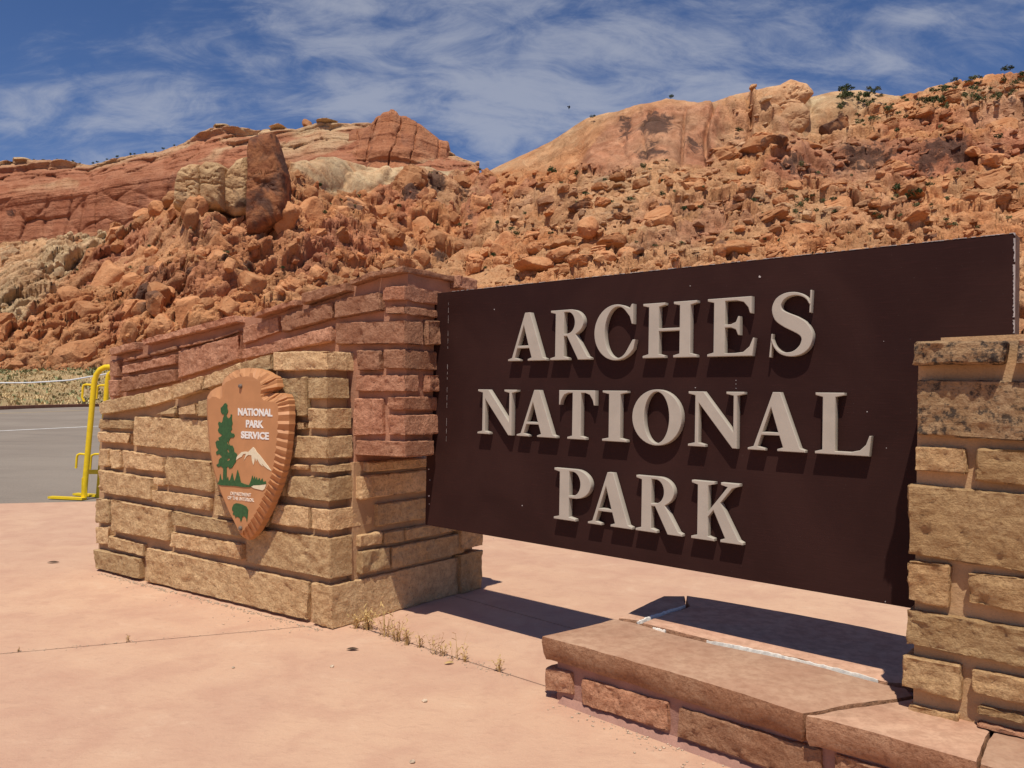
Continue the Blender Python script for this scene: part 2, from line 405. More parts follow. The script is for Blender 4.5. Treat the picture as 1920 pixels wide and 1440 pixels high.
def asphalt_mat():
    m, nt, b = new_mat('grey_asphalt', 0.9, 0.2); g = NT(nt); p = g.node('ShaderNodeNewGeometry').outputs['Position']
    a = g.noise(p, 0.18, 4, 0.6, 0.4); f = g.noise(p, 40, 4, 0.7); s = g.noise(g.mapping(p, (0.25, 1.6, 1), (0, 0, -0.05)), 1.4, 5, 0.65, 0.3)
    col = g.mix(g.ramp(a, 0.35, 0.65), C(0.25, 0.205, 0.16), C(0.30, 0.25, 0.195))
    col = g.mix(g.ramp(s, 0.56, 0.68, 0.0, 0.42), col, C(0.17, 0.14, 0.112))
    col = g.mix(g.ramp(f, 0.35, 0.6, 0.35, 0.0), col, C(0.13, 0.11, 0.09))
    g.L.new(col, b.inputs['Base Color']); g.L.new(g.bump(f, 0.5, 0.01), b.inputs['Normal']); return m
M['asphalt'] = asphalt_mat()
M['line'] = simple_mat('road_paint', (0.78, 0.76, 0.70), 0.8, 0.2, 0.15, 0.0, 4)
M['line_y'] = simple_mat('yellow_road_paint', (0.45, 0.31, 0.12), 0.8, 0.2, 0.2, 0.0, 4)
M['kerb'] = simple_mat('red_brown_kerb', (0.27, 0.135, 0.085), 0.9, 0.1, 0.15, 0.0, 2)
M['grass'] = simple_mat('dry_grass', (0.55, 0.41, 0.21), 0.95, 0.1, 0.4, 0.0, 0.6)
M['sage'] = simple_mat('sage_leaves', (0.265, 0.27, 0.13), 0.95, 0.1, 0.35, 0.0, 1.2)
M['scrub'] = simple_mat('scrub_leaves', (0.125, 0.135, 0.060), 0.95, 0.1, 0.3, 0.0, 1.0)
M['bush'] = simple_mat('juniper_leaves', (0.050, 0.070, 0.028), 0.9, 0.1, 0.35, 0.0, 1.0)

def rock_mat(name, strata=False, pscale=1.0):
    m, nt, b = new_mat(name, 0.95, 0.1); g = NT(nt); p = g.node('ShaderNodeNewGeometry').outputs['Position']
    a = g.noise(p, 0.035 * pscale, 4, 0.55, 0.3); c = g.noise(p, 0.28 * pscale, 6, 0.62, 0.4); f = g.noise(p, 2.2 * pscale, 6, 0.68)
    col = g.mix(g.ramp(a, 0.35, 0.65), C(0.47, 0.195, 0.080), C(0.54, 0.258, 0.115))
    col = g.mix(g.ramp(c, 0.5, 0.72, 0.0, 0.65), col, C(0.58, 0.325, 0.16))
    col = g.mix(g.ramp(c, 0.28, 0.45, 0.55, 0.0), col, C(0.35, 0.125, 0.055))
    red = g.attr('red'); pale = g.attr('pale'); varn = g.attr('varn'); soil = g.attr('soil'); tone = g.attr('tone')
    col = g.mix(g.math('MULTIPLY', red, 0.9), col, g.mix(g.ramp(c, 0.3, 0.7), C(0.33, 0.12, 0.062), C(0.46, 0.205, 0.115)))
    st = g.noise(g.mapping(p, (0.05, 0.05, 1.0), (0.0, 0.16, 0.0)), 0.55 * pscale, 6, 0.65, 0.6)
    if strata:
        col = g.mix(g.ramp(st, 0.46, 0.62, 0.0, 0.26), col, C(0.25, 0.085, 0.05))
        vt = g.noise(g.mapping(p, (1, 1, 0.08)), 0.25 * pscale, 6, 0.65, 0.5)
        col = g.mix(g.ramp(vt, 0.54, 0.70, 0.0, 0.42), col, C(0.16, 0.07, 0.05))
    pc = g.mix(g.ramp(c, 0.3, 0.7), C(0.53, 0.375, 0.205), C(0.64, 0.485, 0.285))
    pm = g.math('MULTIPLY', pale, g.ramp(g.noise(p, 0.12 * pscale, 5, 0.65, 0.6), 0.25, 0.6, 0.35, 1.0))
    col = g.mix(pm, col, pc)
    col = g.mix(g.math('MULTIPLY', soil, 0.8), col, g.mix(g.ramp(f, 0.3, 0.7), C(0.42, 0.20, 0.09), C(0.54, 0.31, 0.155)))
    vm = g.ramp(g.math('ADD', varn, g.math('MULTIPLY', g.math('SUBTRACT', g.noise(p, 0.30 * pscale, 8, 0.75, 0.8), 0.5), 2.4)), 0.45, 0.75, 0.0, 0.86)
    col = g.mix(vm, col, C(0.07, 0.042, 0.034))
    hs = g.node('ShaderNodeHueSaturation'); g.L.new(col, hs.inputs['Color']); g.L.new(tone, hs.inputs['Value']); col = hs.outputs[0]
    col = g.mix(g.ramp(f, 0.34, 0.50, 0.40, 0.0), col, C(0.20, 0.075, 0.035))
    g.L.new(col, b.inputs['Base Color'])
    h = g.math('ADD', g.math('MULTIPLY', c, 1.4), g.math('MULTIPLY', f, 0.55))
    if strata: h = g.math('ADD', h, g.math('MULTIPLY', st, 0.8))
    g.L.new(g.bump(h, 0.85, 0.9 / pscale), b.inputs['Normal'])
    return m
M['rock'] = rock_mat('orange_rock'); M['cliff'] = rock_mat('red_cliff_rock', True, 0.5)
def boulder_mat(name, c1, c2, varn=0.0):
    m, nt, b = new_mat(name, 0.95, 0.1); g = NT(nt); tc = g.node('ShaderNodeTexCoord'); oi = g.node('ShaderNodeObjectInfo')
    p = g.node('ShaderNodeNewGeometry').outputs['Position']
    c = g.noise(p, 0.35, 5, 0.6, 0.4); f = g.noise(p, 2.2, 6, 0.68)
    col = g.mix(g.ramp(c, 0.3, 0.7), C(*c1), C(*c2))
    hs = g.node('ShaderNodeHueSaturation'); g.L.new(col, hs.inputs['Color']); g.L.new(g.ramp(oi.outputs['Random'], 0, 1, 0.78, 1.18), hs.inputs['Value']); col = hs.outputs[0]
    if varn: col = g.mix(g.ramp(g.noise(p, 0.16, 6, 0.65, 0.6), 0.56 - 0.16 * varn, 0.66 - 0.1 * varn, 0.0, 0.85), col, C(0.085, 0.05, 0.04))
    col = g.mix(g.ramp(f, 0.34, 0.5, 0.38, 0.0), col, C(c1[0] * .45, c1[1] * .4, c1[2] * .4))
    g.L.new(col, b.inputs['Base Color'])
    g.L.new(g.bump(g.math('ADD', c, g.math('MULTIPLY', f, 0.4)), 0.7, 0.8), b.inputs['Normal']); return m
M['boulder'] = boulder_mat('orange_boulder', (0.47, 0.20, 0.085), (0.56, 0.285, 0.135))
M['boulder_v'] = boulder_mat('varnished_boulder', (0.46, 0.20, 0.085), (0.54, 0.275, 0.13), 0.6)
M['boulder_p'] = boulder_mat('pale_boulder', (0.50, 0.34, 0.18), (0.62, 0.46, 0.265))
M['pale_streak'] = boulder_mat('streaked_pale_rock', (0.44, 0.255, 0.125), (0.55, 0.37, 0.195), 0.6)
M['monolith'] = boulder_mat('varnished_monolith', (0.27, 0.10, 0.05), (0.44, 0.19, 0.085), 0.75)

# ------------------------------------------------------------------ ground, road, pavement
def sheet(name, P, z, mat, thick=0.0, parent=None, kind='structure'):
    P = [np.array([p[0], p[1], z]) for p in P]
    if thick: o = prism(name, [P], (0, 0, 1), thick, mat, parent)
    else: o = mesh_obj(name, P, [tuple(range(len(P)))], mat, parent)
    if kind: o['kind'] = kind
    return o
sheet('ground', [(-3000, -300), (3000, -300), (3000, 3000), (-3000, 3000)], -0.30, M['soil'])
ZR = -0.12
# edge of the pavement against the road (seen at the left of the wall)
e0 = on_z(0, 944); e1 = on_z(178, 940); ed = unit(e1 - e0)
EA = e0 - ed * 14; EB = e0 + ed * 34
pave_poly = [(-16, -5), (16, -5), (EB[0], EB[1]), (EA[0], EA[1])]
def clip(poly, a, b, side):
    """keep the part of poly left (side=1) or right (-1) of the line a->b"""
    out = []; n = len(poly)
    def s(p): return side * ((b[0] - a[0]) * (p[1] - a[1]) - (b[1] - a[1]) * (p[0] - a[0]))
    for k in range(n):
        p, q = poly[k], poly[(k + 1) % n]; sp, sq = s(p), s(q)
        if sp >= 0: out.append(p)
        if (sp > 0) != (sq > 0) and sp != sq:
            t = sp / (sp - sq); out.append((p[0] + (q[0] - p[0]) * t, p[1] + (q[1] - p[1]) * t))
    return out
def inset(poly, d):
    n = len(poly); area = sum(poly[k][0] * poly[(k + 1) % n][1] - poly[(k + 1) % n][0] * poly[k][1] for k in range(n))
    sg = 1 if area > 0 else -1; lines = []
    for k in range(n):
        p, q = np.array(poly[k]), np.array(poly[(k + 1) % n]); t = unit(q - p); nn = np.array([-t[1], t[0]]) * sg
        lines.append((p + nn * d, t))
    out = []
    for k in range(n):
        (p, t), (q, w) = lines[k - 1], lines[k]
        den = t[0] * w[1] - t[1] * w[0]
        if abs(den) < 1e-6: out.append(tuple(q)); continue
        s = ((q[0] - p[0]) * w[1] - (q[1] - p[1]) * w[0]) / den; out.append(tuple(p + t * s))
    return out
# joints meet under the corner of the wall: one to the left, one to the right, one away under the wall
JW = on_z(650, 1168); jl, jr = on_z(0, 1226), on_z(1015, 1284); jb = on_z(640, 1000)
j3a, j3b = on_z(863, 1120), on_z(1072, 1178)
def reach(p, q, x): t = (x - p[0]) / (q[0] - p[0]); return (x, p[1] + (q[1] - p[1]) * t)
def reach_y(p, q, y): t = (y - p[1]) / (q[1] - p[1]); return (p[0] + (q[0] - p[0]) * t, y)
jL = reach(JW, jl, -16.0); jR = reach_y(JW, jr, -5.0) if reach(JW, jr, 16.0)[1] < -5 else reach(JW, jr, 16.0)
W2 = (JW[0], JW[1])
def above(poly, p, q):
    A, B = clip(poly, p, q, 1), clip(poly, p, q, -1)
    return A if np.mean([v[1] for v in A]) > np.mean([v[1] for v in B]) else B
def leftof(poly, p, q, left=True):
    A, B = clip(poly, p, q, 1), clip(poly, p, q, -1); sw = np.mean([v[0] for v in A]) < np.mean([v[0] for v in B])
    return (A if sw else B) if left else (B if sw else A)
sl = leftof(above(pave_poly, jL, W2), JW, jb, True)
sr = leftof(above(pave_poly, W2, jR), JW, jb, False)
sf = [(-16, -5)] + ([(16, -5)] if jR[0] >= 15.99 else []) + [jR, W2, jL]
slabs = [sl, sf, clip(sr, j3a, j3b, 1), clip(sr, j3a, j3b, -1)]
pave = sheet('pavement', inset(pave_poly, 0.02), -0.022, M['joint'], 0.16)
for s in slabs:
    if len(s) >= 3:
        o = prism('concrete_slab', [[(p[0], p[1], 0.0) for p in inset(s, 0.006)]], (0, 0, 1), 0.016, M['concrete'], pave)
        o.location = Vector(o.location)
def lift(o, dz): o.location.z += dz
rd0 = EA; rn = np.array([-ed[1], ed[0], 0]);  rn = rn if rn[1] > 0 else -rn
KX = np.concatenate([np.linspace(-760, 330, 150), np.linspace(350, 2760, 60)])
KD = curve(KX, [(-760, 40), (-300, 47), (0, 58.5), (178, 74), (330, 84), (2760, 86)])
def flat_at(x, D, z):
    d = ray(x, 720); d = d / d[1]; return np.array([d[0] * D, D, z])
KP = [flat_at(x, D, 0) for x, D in zip(KX, KD)]
road_poly = [(EA[0] - ed[0] * 120, EA[1] - ed[1] * 120), (EB[0] + ed[0] * 120, EB[1] + ed[1] * 120)] + [(p[0], p[1]) for p in KP[::-1]]
o = prism('road', [[np.array([p[0], p[1], ZR]) for p in road_poly]], (0, 0, 1), 0.1, M['asphalt']); o['kind'] = 'structure'
def strip(name, a, b, w, z, mat, e0=25, e1=25):
    a, b = np.array(a), np.array(b); d = unit(b - a); n = np.array([-d[1], d[0], 0]); a = a - d * e0; b = b + d * e1
    return sheet(name, [a - n * w / 2, b - n * w / 2, b + n * w / 2, a + n * w / 2], z, mat)
strip('road_line', on_z(0, 808, ZR), on_z(178, 799.5, ZR), 0.20, ZR + 0.005, M['line'])
strip('road_line', on_z(0, 775.5, ZR), on_z(178, 768.5, ZR), 0.22, ZR + 0.005, M['line_y'], 8, 4)
V = []; Fc = []
for k, (x, D) in enumerate(zip(KX, KD)):
    V += [flat_at(x, D, ZR - .1), flat_at(x, D, 0.14), flat_at(x, D + 0.7, 0.15), flat_at(x, D + 0.7, ZR - .1)]
for k in range(len(KX) - 1):
    for j in range(3): Fc.append((k * 4 + j, k * 4 + j + 1, k * 4 + 5 + j, k * 4 + 4 + j))
mesh_obj('kerb', V, Fc, M['kerb'], origin='zero')['kind'] = 'structure'

# grass bank between the kerb and the foot of the slope
FOOT_D = 100.0
def foot_y(x): return curve(x, [(-760, 716), (200, 703), (960, 712), (2760, 742)])
def grass_bank():
    gx = np.linspace(-760, 2760, 420); nr = 30; r = np.linspace(0, 1, nr); X, R = np.meshgrid(gx, r)
    kd = curve(X, [(-760, 40), (-300, 47), (0, 58.5), (178, 74), (330, 84), (2760, 86)]) + 0.6
    D = kd + (FOOT_D + 12 - kd) * R
    zf = 1.5 + (742 + 0.0157 * (X - 960) - foot_y(X)) / F * FOOT_D
    q = (D - kd) / (FOOT_D - kd); Z = 0.12 + (zf + 0.5 - 0.12) * np.clip(q, 0, 2) ** 1.25
    d0 = rgt * ((X - 960) / F)[..., None] + fwd; Xw = d0[..., 0] / d0[..., 1] * D
    Z = Z + 0.16 * n2(Xw, D, 0.22, 3, 5) * (R > 0)
    V3 = np.stack([Xw, D, Z], -1)
    m, nt, b = new_mat('grass_bank_soil', 0.95, 0.1); g = NT(nt); p = g.node('ShaderNodeNewGeometry').outputs['Position']
    a = g.noise(p, 0.22, 5, 0.65, 0.4); f = g.noise(p, 3.0, 5, 0.7)
    col = g.mix(g.ramp(a, 0.38, 0.6), C(0.44, 0.31, 0.155), C(0.33, 0.265, 0.13)); col = g.mix(g.ramp(f, 0.4, 0.6, 0.4, 0.0), col, C(0.44, 0.27, 0.14))
    g.L.new(col, b.inputs['Base Color']); g.L.new(g.bump(f, 0.8, 0.3), b.inputs['Normal'])
    o = mesh_obj('grass_bank', V3.reshape(-1, 3), grid_faces(nr, len(gx)), m, smooth=True, origin='zero'); o['kind'] = 'structure'
    mb = ([], []); fb = ([], [])
    j0, j1 = np.searchsorted(gx, -330), np.searchsorted(gx, 330)
    for k in range(4200):
        q = random.random(); i = int(q * (nr - 3)); j = random.randint(j0, j1); w = random.random(); v = random.random()
        p = V3[i, j] * (1 - w) + V3[i + 1, j] * w + (V3[i, j + 1] - V3[i, j]) * v
        sg = 0.5 * n2(np.array([p[0]]), np.array([p[1]]), 0.12, 3, 9)[0] + (q - 0.52) * 1.1
        kind = 1 if sg > 0.08 else 0
        if random.random() < 0.10: kind = 1 - kind
        hgt = random.uniform(0.12, 0.34) if kind == 0 else random.uniform(0.16, 0.45)
        for t in range(5):
            a = random.uniform(0, 6.28); sp = 0.14 if kind == 0 else 0.38
            b0 = p + np.array([math.cos(a) * sp * random.random(), math.sin(a) * sp * random.random(), -0.03])
            tip = b0 + np.array([math.cos(a) * hgt * .45, math.sin(a) * hgt * .45, hgt * random.uniform(.6, 1.0)])
            sd = np.array([-math.sin(a), math.cos(a), 0]) * (0.06 if kind == 0 else 0.12)
            n0 = len(mb[kind]); mb[kind].extend([b0 - sd, b0 + sd, tip + sd * .4, tip - sd * .4]); fb[kind].append((n0, n0 + 1, n0 + 2, n0 + 3))
    o = mesh_obj('dry_grass', np.array(mb[0]), np.array(fb[0]), M['grass'], origin='zero'); o['kind'] = 'stuff'
    o = mesh_obj('sage_scrub', np.array(mb[1]), np.array(fb[1]), M['sage'], origin='zero'); o['kind'] = 'stuff'
grass_bank()

# ------------------------------------------------------------------ hillside
HSTEP = 2.8
HX = np.arange(-760, 2760, HSTEP)
TOP = [(-760, 500), (-200, 474), (0, 461), (100, 449), (200, 440), (250, 428), (300, 402), (345, 385), (352, 340), (400, 322), (470, 325), (545, 305), (600, 291), (640, 296),
       (690, 310), (760, 318), (830, 326), (870, 331), (900, 331), (960, 302), (1030, 268), (1060, 247), (1100, 221), (1150, 206), (1200, 199), (1250, 183), (1300, 196), (1340, 189),
       (1380, 176), (1430, 166), (1475, 157), (1505, 163), (1520, 182), (1560, 172), (1610, 170), (1680, 181), (1730, 172), (1800, 156), (1860, 146), (1920, 136), (2100, 110), (2400, 90), (2760, 120)]
DTOP = [(-760, 150), (0, 165), (250, 160), (350, 150), (540, 165), (700, 215), (880, 235), (1050, 235), (1300, 225), (1500, 230), (1700, 225), (1920, 215), (2760, 200)]
NR = 250
def horizon_y(x): return 742 + 0.0157 * (x - 960)
def build_hill():
    r = np.linspace(0, 1, NR)
    X, Rr = np.meshgrid(HX, r)
    ytop = curve(X, TOP); ybot = foot_y(X)
    Y = ybot + (ytop - ybot) * Rr
    dbot = FOOT_D + 0 * X; dtop = curve(X, DTOP)
    D = dbot + (dtop - dbot) * Rr ** 1.18
    dirs = rgt[None, None] * ((X - 960) / F)[..., None] - upv[None, None] * ((Y - 720) / F)[..., None] + fwd[None, None]
    P = CAM + dirs * (D / dirs[..., 1])[..., None]
    a = P[..., 0]; b = np.hypot(P[..., 1] - 84, P[..., 2] * 1.3)          # metres across, metres up the slope
    # masks
    sm = polymask(X, Y, [(860, 350), (960, 322), (1090, 326), (1200, 322), (1330, 318), (1350, 235), (1400, 210), (1440, 225), (1470, 280), (1560, 275), (1600, 215), (1690, 190), (1690, 100), (860, 100)], 7)
    dm = polymask(X, Y, [(545, 270), (640, 270), (845, 320), (845, 352), (700, 366), (600, 352), (548, 325)], 8)
    blk = polymask(X, Y, [(338, 300), (470, 300), (470, 385), (345, 392)], 6)
    lp = polymask(X, Y, [(-800, 420), (130, 435), (262, 425), (235, 462), (150, 492), (95, 556), (40, 606), (-800, 660)], 14)
    rt = polymask(X, Y, [(1500, 270), (1600, 240), (1750, 225), (1960, 190), (2800, 150), (2800, 40), (1500, 100)], 30)
    dometop = sm * sstep(0, 1, 1 - (Y - ytop) / 75)
    fc = np.zeros(X.shape)
    for poly in ([(1440, 338), (1480, 306), (1530, 293), (1600, 290), (1700, 297), (1742, 315), (1690, 335), (1600, 346), (1500, 346)], [(1680, 344), (1740, 318), (1810, 300), (1800, 330), (1730, 350)], [(1820, 300), (1895, 262), (1990, 240), (1990, 275), (1860, 312)],
                 [(1810, 255), (1860, 225), (1960, 205), (1960, 240), (1850, 268)], [(1330, 300), (1345, 240), (1390, 225), (1420, 250), (1390, 300)], [(1255, 455), (1300, 425), (1360, 420), (1370, 440), (1300, 470)]):
        fc = np.maximum(fc, polymask(X, Y, poly, 5))
    smooth = np.clip(sm + dm + 0.75 * blk + 0.38 * fc, 0, 1)
    # rubble: steep, leaning blocks on the left, flatter ledges on the right
    left = 1 - sstep(820, 1080, X)
    wob = 5 * n2(a, b, 0.06, 3, 41); wob2 = 5 * n2(a, b, 0.06, 3, 52)
    H = np.zeros(X.shape); tone = np.zeros(X.shape)
    for cell, amp, seed in ((10.5, 0.26, 3), (5.2, 0.42, 13), (2.5, 0.62, 23), (1.25, 0.60, 33), (0.65, 0.45, 43)):
        sl = 1.0 if cell > 2 else 0.6
        hl, idl = blocks(a + wob * min(1, cell / 5), b + wob2 * min(1, cell / 5), cell, seed, rot=0.95 * sl, ax=1.6 if cell > 1 else 1.2, lp=2.4, tiltamp=1.15, dome=0.7)
        hr, idr = blocks(a + wob * min(1, cell / 5), b * 1.0 + wob2 * min(1, cell / 5), cell * 1.15, seed + 100, rot=0.30, ax=0.80, lp=2.8, tiltamp=1.25, dome=0.6)
        H += amp * cell * (hl * left + hr * (1 - left) * 0.80)
        tone += (idl * left + idr * (1 - left) - 0.5) * (0.20 if cell > 1 else 0.10)
    # patches of scree and soil between the blocks
    scree = sstep(0.05, 0.32, n2(a, b, 0.05, 4, 71) + 0.12 * (Rr - 0.4)) * (1 - smooth)
    H = H * (1 - 0.5 * scree)
    # layered ledges on the right
    for per, am, sd in ((7.5, 1.7, 81), (3.6, 0.95, 85)):
        ph = (b + 0.10 * a + 2.4 * n2(a, b, 0.05, 4, sd) + 0.9 * n2(a, b, 0.25, 3, sd + 1)) / per
        saw = ph - np.floor(ph); led = np.where(saw < 0.88, saw / 0.88, (1 - saw) / 0.12)
        H += (1 - left) * (1 - smooth) * am * led * (0.35 + 0.65 * sstep(-0.2, 0.25, n2(a, b, 0.035, 3, sd + 2)))
    H = H * (1 - 0.22 * sstep(0.3, 0.9, Rr) * (1 - 0.7 * left))
    H = H * (1 - 0.93 * smooth)
    # smooth slickrock: broad swells and a few curved cracks
    H += smooth * (2.2 * n2(a * 0.6, b * 1.3, 0.045, 4, 91) + 0.5 * n2(a, b, 0.22, 4, 92) - 0.9 * (1 - sstep(0.0, 0.05, np.abs(n2(a * 0.5 + b * .5, b, 0.045, 3, 93)))))
    # cliff faces: the slope steps forward along these lines
    varn = np.zeros(X.shape); red = np.zeros(X.shape)
    for pts, h, fw, back_, vv in (
            ([(1425, 335), (1470, 312), (1530, 296), (1600, 292), (1700, 298), (1760, 304), (1820, 296)], 9.0, 44, 50, 0.42),
            ([(1650, 338), (1720, 322), (1800, 310), (1900, 268), (2100, 220)], 6.0, 30, 40, 0.30),
            ([(1090, 300), (1130, 262), (1190, 238), (1260, 226), (1330, 232), (1345, 250)], 8.0, 88, 40, 0.12),
            ([(1320, 236), (1370, 218), (1440, 226), (1470, 260), (1500, 268)], 6.5, 48, 30, 0.05),
                        ([(1640, 262), (1740, 236), (1830, 218), (1960, 190), (2200, 160)], 5.0, 30, 40, 0.05),
            ([(690, 352), (760, 345), (850, 338), (930, 352)], 6.0, 60, 30, 0.08),
            ([(730, 420), (790, 360), (840, 372), (900, 400)], 4.0, 40, 22, 0.10),
            ([(860, 440), (905, 372), (930, 372), (960, 420)], 5.0, 60, 25, 0.0),
            ([(1060, 420), (1200, 395), (1330, 388), (1460, 372)], 4.0, 30, 30, 0.0),
            ([(1160, 480), (1260, 440), (1330, 420), (1420, 418)], 4.0, 26, 26, 0.15),
            ([(960, 400), (990, 372), (1060, 378), (1100, 400)], 4.0, 44, 24, 0.1),
            ([(150, 520), (260, 452), (330, 430), (420, 425)], 5.0, 40, 26, 0.0),
            ([(190, 610), (280, 545), (350, 520), (450, 528)], 5.0, 50, 26, 0.05),
            ([(560, 470), (640, 430), (720, 455)], 4.0, 50, 24, 0.0)):
        xs = [p[0] for p in pts]; yc = curve(X, pts) + 4 * n2(a, b, 0.15, 3, int(h * 10))
        ins = sstep(xs[0] - 14, xs[0] + 26, X) * (1 - sstep(xs[-1] - 26, xs[-1] + 14, X))
        up = yc - Y                                   # >0 above the line
        prof = sstep(-fw, -2, up) * (1 - sstep(4, back_, up))
        H += 0.62 * ins * h * prof * (0.75 + 0.35 * n2(a, b * 0.2, 0.16, 3, 77))
        face = ins * sstep(-fw - 4, -fw + 8, up) * (1 - sstep(-5, 1, up))
        H = H - 0.0
        varn += face * vv * 0.6; red += face * 0.7
    # named bulges: knobs on the skyline and big blocks in the slope
    for bx, by, rx, ry, h in ((1478, 195, 44, 24, 2.6), (1440, 222, 34, 28, 3.2), (1490, 222, 30, 22, 3.2), (1565, 205, 44, 20, 2.6), (1470, 245, 24, 22, 3.0), (1390, 218, 30, 26, 2.2), (1530, 228, 22, 16, 2.6),
                              (600, 322, 62, 26, 2.5), (690, 340, 44, 22, 2.2), (770, 340, 60, 18, 2.2),
                              (810, 392, 54, 48, 3.6), (905, 415, 40, 48, 3.6), (985, 400, 36, 34, 3.0), (1040, 400, 40, 30, 2.4), (40, 540, 60, 34, 2.5), (95, 480, 60, 22, 2.0), (20, 500, 50, 20, 2.0), (1230, 290, 60, 44, 2.5)):
        d2 = ((X - bx) / rx) ** 2 + ((Y - by) / ry) ** 2
        H += h * np.sqrt(np.clip(1 - d2, 0, 1))
    for pts, w, dp in (([(1345, 200), (1338, 235), (1322, 270), (1330, 318)], 5, 2.6), ([(1285, 230), (1282, 270), (1278, 318)], 3, 1.6), ([(1395, 205), (1410, 240), (1400, 280), (1380, 300)], 5, 2.4), ([(1225, 225), (1205, 270), (1215, 322)], 3, 0.8)):
        P2 = np.array(pts, float); yy = P2[:, 1]; xc = np.interp(Y, yy, P2[:, 0]) + 2.5 * n2(a, b, 0.3, 3, 19)
        H -= dp * np.exp(-((X - xc) / w) ** 2) * sstep(yy[0] - 4, yy[0] + 8, Y) * (1 - sstep(yy[-1] - 8, yy[-1] + 4, Y))
        H += 0.55 * dp * sstep(0, 3, X - xc) * (1 - sstep(3, 40, X - xc)) * sstep(yy[0] - 4, yy[0] + 8, Y) * (1 - sstep(yy[-1] - 8, yy[-1] + 4, Y))
    # fade at the foot
    H *= sstep(0.0, 0.03, Rr)
    H = np.maximum(H, -3.0)
    # outward direction
    dPx = np.gradient(P, axis=1); dPy = np.gradient(P, axis=0)
    nb = np.cross(dPx, dPy); nb /= np.linalg.norm(nb, axis=-1, keepdims=True) + 1e-9
    nb = nb * np.sign(nb[..., 2:3])
    ks = 25
    nrm = nb.mean(axis=(0, 1)); nrm = unit(nrm)
    rad = -P.copy(); rad[..., 2] = 0; rad /= np.linalg.norm(rad, axis=-1, keepdims=True)
    out = rad * 0.72 + np.array([0, 0, 0.62]); out /= np.linalg.norm(out, axis=-1, keepdims=True)
    keep = 1 - 0.55 * sstep(0.965, 1.0, Rr)
    Q = P + out * (H * keep)[..., None]
    # back of the ridge, so the hill has a far side
    back_rows = []
    for k, (dd, dz) in enumerate(((6, -0.6), (16, -4), (40, -16), (90, -60))):
        Bk = Q[-1] - rad[-1] * dd; Bk = Bk + np.array([0, 0, dz]); back_rows.append(Bk[None])
    Qa = np.concatenate([Q] + back_rows, 0)
    def ext(m): return np.concatenate([m] + [m[-1:]] * 4, 0)
    pale = np.clip(0.95 * lp + 0.95 * dm + 0.75 * blk + 0.40 * dometop + 0.40 * rt * (0.6 + n2(a, b, 0.05, 4, 61)) + 0.12 * sm * polymask(X, Y, [(1340, 100), (1700, 100), (1700, 230), (1500, 280), (1380, 230)], 15)
                   + 0.30 * scree * (X > 700) + 0.26 * sstep(900, 1250, X) * sstep(-0.25, 0.3, n2(a, b, 0.04, 4, 63)), 0, 1)
    for vx, vy, rx, ry, s in ((770, 388, 20, 16, 1.2), (818, 372, 20, 18, 1.1), (868, 380, 13, 13, 1.0), (1235, 245, 28, 20, .8), (1172, 255, 14, 26, .8), (1225, 270, 30, 14, .8), (1225, 305, 40, 16, .55), (1300, 285, 26, 20, .55),
                              (265, 580, 26, 26, 1.0), (420, 512, 16, 14, 1.0), (465, 503, 12, 9, 1.1), (780, 480, 14, 16, 1.0), (825, 482, 18, 16, 1.1), (880, 432, 10, 14, .9), (1620, 315, 60, 18, .62), (1500, 332, 40, 12, .6), (1790, 315, 50, 12, .62), (1740, 330, 24, 12, .6),
                              (1330, 480, 40, 20, .7), (1290, 465, 24, 16, .6), (300, 545, 16, 20, .8), (250, 600, 22, 20, .8), (375, 375, 14, 22, .8), (425, 340, 10, 20, .7), (1075, 318, 24, 10, .6)):
        varn += s * 0.75 * np.exp(-(((X - vx) / rx) ** 2 + ((Y - vy) / ry) ** 2) ** 1.5)
    red += 0.7 * fc; varn += 0.05 * fc
    varn += 0.16 * polymask(X, Y, [(1110, 325), (1150, 250), (1240, 225), (1400, 215), (1420, 300), (1340, 325)], 20)
    red += 0.85 * polymask(X, Y, [(1090, 330), (1140, 245), (1250, 215), (1340, 225), (1350, 330)], 22) + 0.4 * sstep(0.1, 0.4, n2(a, b, 0.03, 3, 66))
    soil = np.clip(scree * 0.85, 0, 1)
    o = mesh_obj('hillside', Qa.reshape(-1, 3), grid_faces(NR + 4, len(HX)), M['rock'], origin='zero', smooth=False)
    for n_, v in (('pale', pale), ('varn', np.clip(varn, 0, 1)), ('red', np.clip(red, 0, 1)), ('soil', soil), ('tone', np.clip(1.0 + tone, 0.6, 1.4))):
        attr(o, n_, ext(v))
    o['kind'] = 'structure'
    return Q, out, (ytop, ybot), smooth, {'pale': pale, 'varn': np.clip(varn, 0, 1), 'red': np.clip(red, 0, 1), 'soil': soil}, fc
HQ, HOUT, (HYT, HYB), HSM, HAT, HFC = build_hill()
def hill_at(px, py):
    j = int(np.clip(round((px - HX[0]) / HSTEP), 0, len(HX) - 1))
    rr = (py - HYB[0, j]) / (HYT[0, j] - HYB[0, j]); i = int(np.clip(round(rr * (NR - 1)), 0, NR - 1))
    return HQ[i, j], i, j

